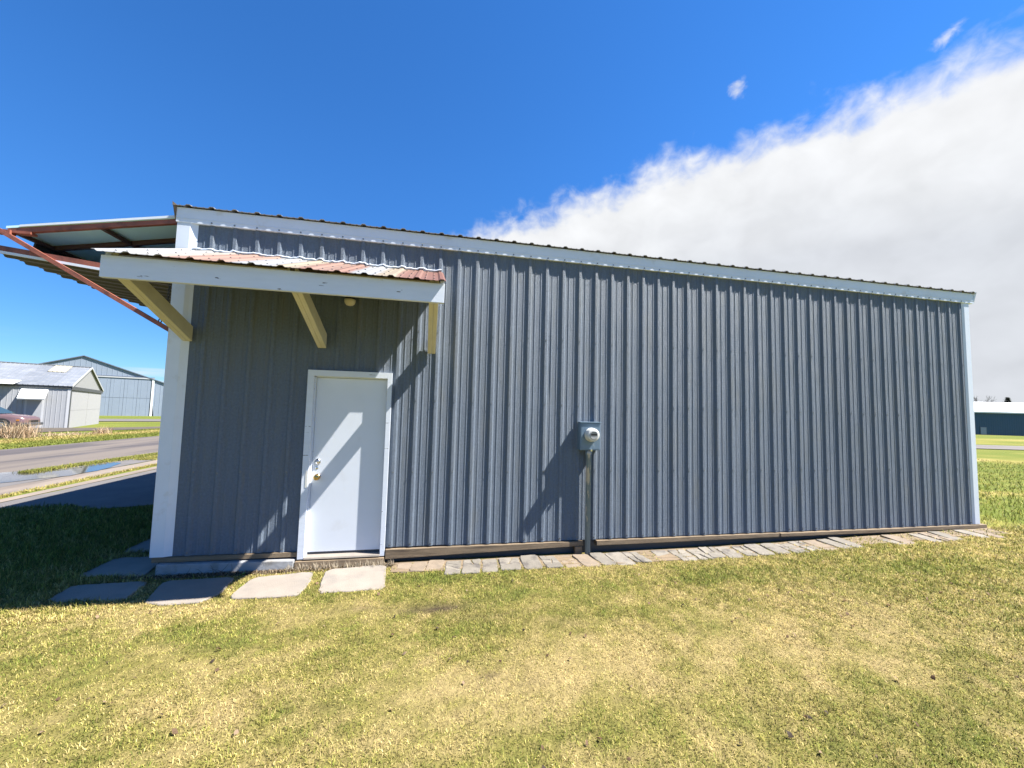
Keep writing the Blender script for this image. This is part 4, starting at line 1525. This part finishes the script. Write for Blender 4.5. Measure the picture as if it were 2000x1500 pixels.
# reed clumps beyond the taxiway
def clump(u, v, hgt_m, spread, n, lab, lean_m=.55):
    c = gpt(u, v)
    x_ = c[0]+rng.normal(0, spread*.35, n)
    y_ = c[1]+rng.normal(0, spread*.35, n)
    colr = np.array([[.39, .29, .19], [.45, .36, .24], [.33, .22, .135]])[rng.integers(0, 3, n)]*(1+rng.normal(0, .12, n))[:, None]
    z = height(x_, y_)
    o_ = blades('dry_reeds', x_, y_, hgt_m*rng.uniform(.55, 1.1, n), np.full(n, .020), np.clip(np.abs(rng.normal(lean_m, .35, n)), .02, 1.3), colr, m='reed')
    del o_['kind']
    tag(o_, lab, 'reeds', 'dry reed clumps on the verge')


clump(33, 857, .95, .9, 420, 'tall dry reed clump hiding the front wheel of the parked car')
clump(2, 857, .60, .9, 260, 'low dry reeds at the left edge of the picture')
clump(200, 848, .55, .55, 160, 'small pale reed tuft farthest right on the verge')
clump(95, 853, .30, 1.6, 260, 'low straw reeds between the two taller clumps', .9)
clump(130, 851, .28, 1.8, 240, 'low straw reeds just right of the grey shed corner', .9)
clump(165, 849, .26, 1.4, 160, 'low straw reeds beside the small pale tuft', .9)

# ------------------------------------------------------------------ grey gabled shed
ANG = math.atan2(E1[1], E1[0])
sc0 = gpt(130, 836.3)
SZ = sc0[2]
shed = empty('hangar_shed', tuple(sc0), ANG)
tag(shed, 'light grey gabled metal shed with galvanised roof beside the parked car', 'shed')
SL, SW, SE, SR = 14.0, 13.1, 3.02, 1.78


def rib_wall(mb, a, b, z0, z1, nrm, pitch=0.2286, d=0.016, w=0.05):
    """a run of ribbed siding between two plan points; z1 may be a function of the distance along it"""
    a, b, nrm = Vector((*a, 0)), Vector((*b, 0)), Vector((*nrm, 0))
    L = (b-a).length
    t = (b-a)/L
    pts = [(0, 0)]
    s_ = pitch/2
    while s_+w < L:
        pts += [(s_, 0), (s_+w*.25, d), (s_+w*.75, d), (s_+w, 0)]
        s_ += pitch
    pts.append((L, 0))
    base = len(mb.v)
    for s_, o_ in pts:
        p_ = a+t*s_+nrm*o_
        zt = z1(s_) if callable(z1) else z1
        zb = z0(s_) if callable(z0) else z0
        mb.v += [(p_.x, p_.y, zb), (p_.x, p_.y, zt)]
    for i in range(len(pts)-1):
        k = base+2*i
        mb.f.append((k, k+2, k+3, k+1))
    return mb


mb = MB()
rib_wall(mb, (-SL, 0), (0, 0), -0.5, SE, (0, -1))
mb.build('front_wall', M['shed_wall'], shed, normals=False)
mb = MB()
mb.poly([(0, 0, SE), (0, SW, SE), (0, SW/2, SE+SR)])
mb.build('gable', M['shed_door'], shed)
mb = MB().poly([(-SL, 0, -.5), (-SL, SW, -.5), (-SL, SW, SE), (-SL, SW/2, SE+SR), (-SL, 0, SE)]).poly([(-SL, SW, -.5), (0, SW, -.5), (0, SW, SE), (-SL, SW, SE)])
mb.build('rear_wall', M['shed_wall'], shed)
for i in range(2):
    for j in range(3):
        y0, y1 = 0.25+i*(SW-.5)/2, 0.25+(i+1)*(SW-.5)/2-.015
        z0, z1 = (-.30, 1.25) if j == 0 else (1.262, SE-.30)
        if j == 2:
            continue
        mb = MB()
        rib_wall(mb, (0.02, y0), (0.02, y1), z0, z1, (1, 0))
        mb.build('door_panel', M['shed_door'], shed, normals=False)
MB().poly([(0.0, 0, -.5), (0.0, SW, -.5), (0.0, SW, SE), (0.0, 0, SE)]).build('door_backing', M['shed_door'], shed)
MB().box(0.004, 0.09, -0.02, SW+.05, SE-.28, SE-.02).build('header_track', M['dark_trim'], shed)
MB().box(-0.12, 0.03, -0.03, 0.02, -.5, SE).build('corner_trim', M['shed_trim'], shed)
MB().box(0.031, 0.06, -0.03, 0.24, -.5, SE-.3).build('corner_trim', M['dark_trim'], shed)
MB().box(-SL, 0.02, -0.10, -0.02, SE-.17, SE-.01).build('eave_trim', M['dark_trim'], shed)
# roof sheets with ribs, and the yellowed skylight sheet
sl_len = math.hypot(SW/2+.2, SR)


def shed_sheet(x0, x1, y0, y1, mm, name='roof_panel', lift=0.0):
    def z_(y_):
        return SE+.02+lift+SR*(y_/(SW/2)) if y_ <= SW/2 else SE+.02+lift+SR*((SW-y_)/(SW/2))
    mb_ = MB()
    n_ = 4
    pw = (x1-x0)/n_
    pts = []
    for k in range(n_):
        a = x0+k*pw
        pts += [(a, 0), (a+.006, .03), (a+.03, .03), (a+.045, 0)]
    pts.append((x1, 0))
    for x_, h in pts:
        mb_.v += [(x_, y0, z_(y0)+h), (x_, y1, z_(y1)+h)]
    for i in range(len(pts)-1):
        k = 2*i
        mb_.f.append((k, k+2, k+3, k+1))
    return mb_.build(name, mm, shed, normals=False)


for i in range(15):
    x1 = 0.10-i*.94
    shed_sheet(x1-.938, x1, -0.16, SW/2, M['shed_roof'])
    shed_sheet(x1-.938, x1, SW/2+.001, SW+.16, M['shed_roof'])
shed_sheet(-1.95, -1.00, SW/2*.62, SW/2-.15, M['skylight'], 'skylight', .035)
MB().bar((0.115, -0.16, SE-.03), (0.115, SW/2, SE+SR-.01), .04, .14).bar((0.115, SW+.16, SE-.03), (0.115, SW/2, SE+SR-.01), .04, .14).build('rake_trim', M['shed_trim'], shed)
MB().box(-SL, .12, SW/2-.15, SW/2+.15, SE+SR+.03, SE+SR+.07).build('ridge_cap', M['shed_roof'], shed)
# side door with its little white awning
d0, d1 = -1.98, -1.28
MB().box(d0-.10, d1+.10, -0.05, -0.017, -.1, 2.02).build('door_frame', M['shed_trim'], shed)
so = MB().box(d0, d1, -0.055, -0.0505, -.08, 1.92).build('door', M['shed_wall'], shed)
MB().hexa([(-2.30, -0.75, 1.98), (-1.05, -0.75, 1.98), (-1.05, -0.03, 2.62), (-2.30, -0.03, 2.62),
           (-2.30, -0.78, 2.06), (-1.05, -0.78, 2.06), (-1.05, -0.03, 2.70), (-2.30, -0.03, 2.70)]).build('door_awning', M['white_roof'], shed)
MB().hexa([(-3.6, -0.7, SE-.04), (-2.55, -0.7, SE-.04), (-2.45, 0.1, SE+.10), (-3.6, 0.1, SE+.10),
           (-3.6, -0.7, SE+.10), (-2.62, -0.7, SE+.10), (-2.35, 0.1, SE+.26), (-3.6, 0.1, SE+.26)]).build('eave_hood', M['white_roof'], shed)
MB()._lathe(Vector((-2.75, .35, SE+.05)), Vector((0, 0, 1)), [(0, .06), (.16, .06), (.17, .14), (.22, .13), (.24, .02)], 12).build('roof_vent', M['dark_trim'], shed)

# ------------------------------------------------------------------ big pale blue hangar behind
bh = gpt(322.5, 813)
BZ_ = bh[2]
big = empty('far_hangar', tuple(bh), ANG)
tag(big, 'big pale blue gabled hangar with wide doors behind the grey shed', 'hangar')
BW, BE, BR_, BD = 20.4, 5.35, 3.82, 24.0


def gable_z(s_):
    return BE+BR_*(1-abs(s_-BW/2)/(BW/2))


mb = MB()
rib_wall(mb, (-BW, 0), (0, 0), lambda s_: 6.2 if 2.05 < s_ < BW-2.0 else -.8, gable_z, (0, -1), .60, .03, .07)
mb.build('front_wall', M['pale_blue'], big, normals=False)
for i in range(10):
    for j in range(2):
        x0, x1 = -BW+2.1+i*(BW-4.2)/10, -BW+2.1+(i+1)*(BW-4.2)/10-.03
        z0, z1 = (-.5, 2.9) if j == 0 else (2.94, 6.1)
        mb = MB()
        rib_wall(mb, (x0, -.06), (x1, -.06), z0, z1, (0, -1), .8, .02, .05)
        mb.build('door_panel', M['pale_blue'], big, normals=False)
MB().box(-BW+2.0, -2.0, -.03, .0, -.6, 6.2).build('door_backing', M['navy_trim'], big)
MB().box(-BW+1.7, -1.72, -.16, -.02, 6.12, 6.30).build('door_track', M['shed_trim'], big)
MB().box(-BW+1.7, -1.72, -.165, -.02, 6.305, 6.42).build('track_shadow_board', M['navy_trim'], big)
MB().box(-2.0, -1.72, -.14, -.02, -.7, 6.115).build('door_post', M['white_roof'], big)
MB().poly([(0, 0, -.8), (0, BD, -.8), (0, BD, BE), (0, 0, BE)]).build('side_wall', M['pale_blue'], big)
MB().poly([(-BW, 0, -.8), (-BW, BD, -.8), (-BW, BD, BE), (-BW, 0, BE)]).poly([(-BW, BD, -.8), (0, BD, -.8), (0, BD, BE), (-BW/2, BD, BE+BR_), (-BW, BD, BE)]).build('rear_wall', M['pale_blue'], big)
for s_ in (-1, 1):
    xe = .25 if s_ > 0 else -BW-.25
    ze = BE-.09
    MB().hexa([(-BW/2, -.2, BE+BR_+.02), (xe, -.2, ze+.02), (xe, BD, ze+.02), (-BW/2, BD, BE+BR_+.02),
               (-BW/2, -.2, BE+BR_+.16), (xe, -.2, ze+.16), (xe, BD, ze+.16), (-BW/2, BD, BE+BR_+.16)]).build('roof_slope', M['navy_trim'], big)

# ------------------------------------------------------------------ blue building far right
rb = gpt(1890, 848.3)
RB = empty('blue_building', tuple(rb), -YAW)
tag(RB, 'long dark blue metal building with white roof beyond the lawn', 'building')
SCL = float((rb[:2]-CAM[:2]) @ FWD)/F_PX         # metres per pixel of the photograph at that distance
WH, RHH, LEN = 43.2*SCL, 21.8*SCL, 210*SCL
mb = MB()
rib_wall(mb, (-60*SCL, 0), (LEN, 0), -2.5, WH, (0, -1), .6, .02, .08)
mb.build('front_wall', M['blue_wall'], RB, normals=False)
mb = MB().poly([(LEN, 0, -2), (LEN, 22, -2), (LEN, 22, WH), (LEN, 11, WH+RHH), (LEN, 0, WH)]).poly([(-60*SCL, 0, -2), (-60*SCL, 22, -2), (-60*SCL, 22, WH), (-60*SCL, 11, WH+RHH), (-60*SCL, 0, WH)])
mb.poly([(-60*SCL, 22, -2), (LEN, 22, -2), (LEN, 22, WH), (-60*SCL, 22, WH)])
mb.build('end_walls', M['blue_wall'], RB)
for y0, y1 in ((-.6, 11), (22.6, 11)):
    RD = 11.0
    # the near slope is seen edge-on from below: its eave hangs at the wall head, its ridge shows the full rise
    MB().hexa([(-61*SCL, y0, WH-.1), (LEN+1, y0, WH-.1), (LEN+1, y1, WH+RHH*1.075), (-61*SCL, y1, WH+RHH*1.075),
               (-61*SCL, y0, WH+.25), (LEN+1, y0, WH+.25), (LEN+1, y1, WH+RHH*1.075+.2), (-61*SCL, y1, WH+RHH*1.075+.2)]).build('roof_slope', M['white_roof'], RB)
MB().box(25*SCL, 36*SCL, -.12, -.055, 0.1, 14.4*SCL).build('door', M['pale_blue'], RB)
MB().box(24.2*SCL, 36.8*SCL, -.10, -.054, -0.3, 15.2*SCL).build('door_frame', M['navy_trim'], RB)


# ------------------------------------------------------------------ trees
def bare_tree(name, base, h, lab, seed, spread=.5):
    t = empty(name, base)
    tag(t, lab, 'tree', 'trees beyond the blue building')
    rr_ = random.Random(seed)
    tr, br = MB(), MB()
    tr.tube([(0, 0, -.5), (.1, 0, h*.25), (0, .1, h*.5)], [h*.028, h*.02, h*.013], 7)

    def grow(p, d, L, r_, lev):
        q = p+d*L
        br.tube([p, p+d*L*.5+Vector((rr_.uniform(-.05, .05), rr_.uniform(-.05, .05), 0))*L, q], [r_, r_*.8, r_*.55], 4 if lev > 1 else 5)
        if lev >= 5:
            return
        for _ in range(3 if lev < 4 else 2):
            nd = (d+Vector((rr_.uniform(-1, 1), rr_.uniform(-1, 1), rr_.uniform(-.25, .6)))*spread*1.3).normalized()
            grow(q if rr_.random() < .6 else p+d*L*rr_.uniform(.5, .9), nd, L*rr_.uniform(.6, .82), max(r_*.55, h*.0016), lev+1)
    for k in range(5):
        a = k*1.256+rr_.uniform(-.4, .4)
        z = h*rr_.uniform(.25, .5)
        grow(Vector((0, 0, z)), Vector((math.cos(a)*.6, math.sin(a)*.6, .8)).normalized(), h*.17, h*.010, 1)
    tr.build('trunk', M['bark'], t, normals=False)
    br.build('crown', M['bark'], t, normals=False)
    return t


def far_pt(u, dep):
    q = ray_dir(u, 830)
    t = dep/(q[:2] @ FWD)
    p = CAM[:2]+q[:2]*t
    return (float(p[0]), float(p[1]), hgt(*p))


def top_h(u, v, base, dep):
    q = ray_dir(u, v)
    t = dep/(q[:2] @ FWD)
    return CAM[2]+q[2]*t-base[2]


for u, v, dep, sd, lab in ((1912, 763, 165, 1, 'tallest bare tree showing above the white roof'), (1934, 774, 170, 2, 'shorter bare tree right of the tallest one above the white roof'),
                           (1948, 770, 185, 4, 'faint bare tree between the bare pair and the evergreen top')):
    b_ = far_pt(u, dep)
    bare_tree('bare_tree', b_, top_h(u, v, b_, dep), lab, sd)
b_ = far_pt(1971, 170)
h_ = top_h(1971, 776, b_, 170)
t = empty('conifer_tree', b_)
tag(t, 'evergreen tree top showing above the white roof', 'tree', 'trees beyond the blue building')
MB().tube([(0, 0, -.5), (0, 0, h_*.98)], [h_*.02, h_*.004], 7).build('trunk', M['bark'], t, normals=False)
n = 6000
zz = rng.uniform(.15, 1, n)
rad = (1-zz)*h_*.30*np.sqrt(rng.uniform(.05, 1, n))+.12
aa = rng.uniform(0, 6.28, n)
c = np.stack([np.cos(aa)*rad, np.sin(aa)*rad, zz*h_], 1)
d = np.stack([np.cos(aa), np.sin(aa), rng.uniform(-.35, .25, n)], 1)*rng.uniform(.3, .8, n)[:, None]
w_ = np.stack([-np.sin(aa), np.cos(aa), rng.uniform(-.3, .3, n)], 1)*.12
V = np.stack([c-w_, c+w_, c+d], 1).reshape(-1, 3)
np_mesh('crown', V, np.arange(3*n).reshape(-1, 3), M['needle'], None, t)


def leafy_tree(u, v, dep, rx, lab, seed):
    b = far_pt(u, dep)
    h = top_h(u, v, b, dep)
    t_ = empty('leafy_tree', b)
    tag(t_, lab, 'tree')
    MB().tube([(0, 0, -.5), (.1, .05, h*.4), (0, 0, h*.8)], [h*.04, h*.03, h*.01], 7).build('trunk', M['bark'], t_, normals=False)
    n_ = 5000
    rr_ = np.random.default_rng(seed)
    cl = rr_.normal(0, 1, (26, 3))*np.array([rx*.45, rx*.45, h*.19])+np.array([0, 0, h*.60])
    p_ = cl[rr_.integers(0, 26, n_)]+rr_.normal(0, 1, (n_, 3))*rx*.16
    p_[:, 2] = np.clip(p_[:, 2], h*.12, h)
    a_, b2 = rr_.normal(0, 1, (n_, 3)), rr_.normal(0, 1, (n_, 3))
    s_ = rx*.06
    V_ = np.stack([p_, p_+a_*s_, p_+b2*s_], 1).reshape(-1, 3)
    np_mesh('crown', V_, np.arange(3*n_).reshape(-1, 3), M['leaf'], None, t_)


leafy_tree(327, 778, 78, 1.6, 'dark green tree just right of the pale blue hangar', 4)

# ------------------------------------------------------------------ parked car
cp = gpt(75, 843)
car = empty('parked_car', (float(cp[0])-0.3, float(cp[1]), hgt(cp[0], cp[1])+.03), R(12))
tag(car, 'rose silver car with maroon lower body parked before the grey shed', 'car')
CW = 0.86
# body by cross-sections along its length (x forward, nose at 0)
st = [(-4.55, .42, .80, .93, .70), (-4.40, .34, .86, .98, .80), (-3.9, .30, .90, 1.0, CW), (-2.8, .28, .90, 1.0, CW), (-1.6, .28, .90, 1.01, CW), (-1.25, .28, .88, 1.00, CW),
      (-.7, .28, .84, .95, CW*.985), (-.25, .30, .78, .88, CW*.93), (-.06, .36, .72, .80, CW*.84), (0.0, .42, .66, .70, CW*.74)]
mb = MB()
ringn = 0
for x_, zb, zs_, zt, hw in st:
    ring_ = [(-hw*.90, zb), (-hw, zb+.10), (-hw, .52), (-hw*.985, zs_), (-hw*.90, zt), (-hw*.45, zt+.025), (0, zt+.03),
             (hw*.45, zt+.025), (hw*.90, zt), (hw*.985, zs_), (hw, .52), (hw, zb+.10), (hw*.90, zb)]
    ringn = len(ring_)
    mb.v += [(x_, y_, z_) for y_, z_ in ring_]
for k in range(len(st)-1):
    for j in range(ringn-1):
        a = k*ringn+j
        mb.f.append((a, a+1, a+ringn+1, a+ringn))
mb.f.append(tuple(range(ringn)))
mb.f.append(tuple((len(st)-1)*ringn+j for j in range(ringn)))
body = mb.build('body', M['car_paint'], car, smooth=True)
MB().box(-4.35, -3.42, -CW-.012, -CW+.05, .30, .55).box(-2.62, -1.22, -CW-.012, -CW+.05, .27, .56).box(-3.42, -2.62, -CW-.010, -CW+.05, .27, .56).build('lower_cladding', M['car_low'], body, bevel=.01)
gl = [(-4.15, .74, .98), (-3.85, .62, 1.42), (-2.35, .62, 1.46), (-1.95, .64, 1.42), (-1.20, .74, .99)]
mb = MB()
for x_, hw, z_ in gl:
    mb.v += [(x_, -hw, z_), (x_, hw, z_)]
zlow = .97
mb.v += [(-4.15, -.78, zlow), (-4.15, .78, zlow), (-1.15, -.78, zlow), (-1.15, .78, zlow)]
for k in range(4):
    mb.f.append((2*k, 2*k+1, 2*k+3, 2*k+2))
mb.f += [(10, 0, 2, 4, 6, 8, 12), (11, 13, 9, 7, 5, 3, 1), (10, 11, 1, 0), (12, 8, 9, 13)]
cab = mb.build('cabin', M['car_paint'], car, bevel=.03)
MB().poly([(-1.93, -.60, 1.425), (-1.93, .60, 1.425), (-1.17, .68, 1.012), (-1.17, -.68, 1.012)]).build('windscreen', M['car_glass'], cab)
for v_ in cab.children[0].data.vertices:
    v_.co += Vector((.035, 0, .035))
for x0, x1, x2, x3 in ((-4.0, -2.98, -2.98, -3.76), (-2.86, -1.36, -1.98, -2.86)):
    MB().poly([(x0, -.795, 1.0), (x1, -.795, 1.0), (x2, -.655, 1.39), (x3, -.655, 1.39)]).build('side_window', M['car_glass'], cab)
for x_ in (-3.72, -.92):
    for s_ in (-1, 1):
        mb = MB()
        mb._lathe(Vector((x_, s_*(CW-.16), .34)), Vector((0, s_, 0)), [(0, .22), (.0, .30), (.02, .335), (.17, .335), (.19, .31), (.19, .22)], 26)
        w_ = mb.build('wheel', M['tyre'], car)
        mb = MB()
        mb._lathe(Vector((x_, s_*(CW+.018), .34)), Vector((0, s_, 0)), [(0, .21), (.012, .21), (.016, .18), (.008, .10), (.02, .05)], 20)
        mb.build('rim', M['rim'], w_)
    MB()._lathe(Vector((x_, -CW-.004, .36)), Vector((0, -1, 0)), [(0, .42), (.006, .415)], 28).build('wheel_arch', M['dark'], body)
for s_ in (-1, 1):
    MB().hexa([(-.22, s_*.60-.14, .60), (-.015, s_*.55-.10, .60), (-.015, s_*.55+.10, .60), (-.22, s_*.60+.14, .60),
               (-.26, s_*.60-.14, .76), (-.045, s_*.55-.10, .72), (-.045, s_*.55+.10, .72), (-.26, s_*.60+.14, .76)]).build('headlight', M['lamp_clear'], body, bevel=.01)
    MB().box(-.34, -.225, s_*.79-.03, s_*.79+.03, .62, .72).build('indicator', M['lamp_amber'], body)
MB().box(-.30, .10, -.76, .76, .36, .52).build('bumper', M['dark_trim'], car, bevel=.04)
MB().box(.005, .02, -.40, .40, .56, .66).build('grille', M['black'], car)
MB().box(-1.55, -1.38, -CW-.16, -CW+.0, .98, 1.10).build('wing_mirror', M['car_paint'], car, bevel=.03)
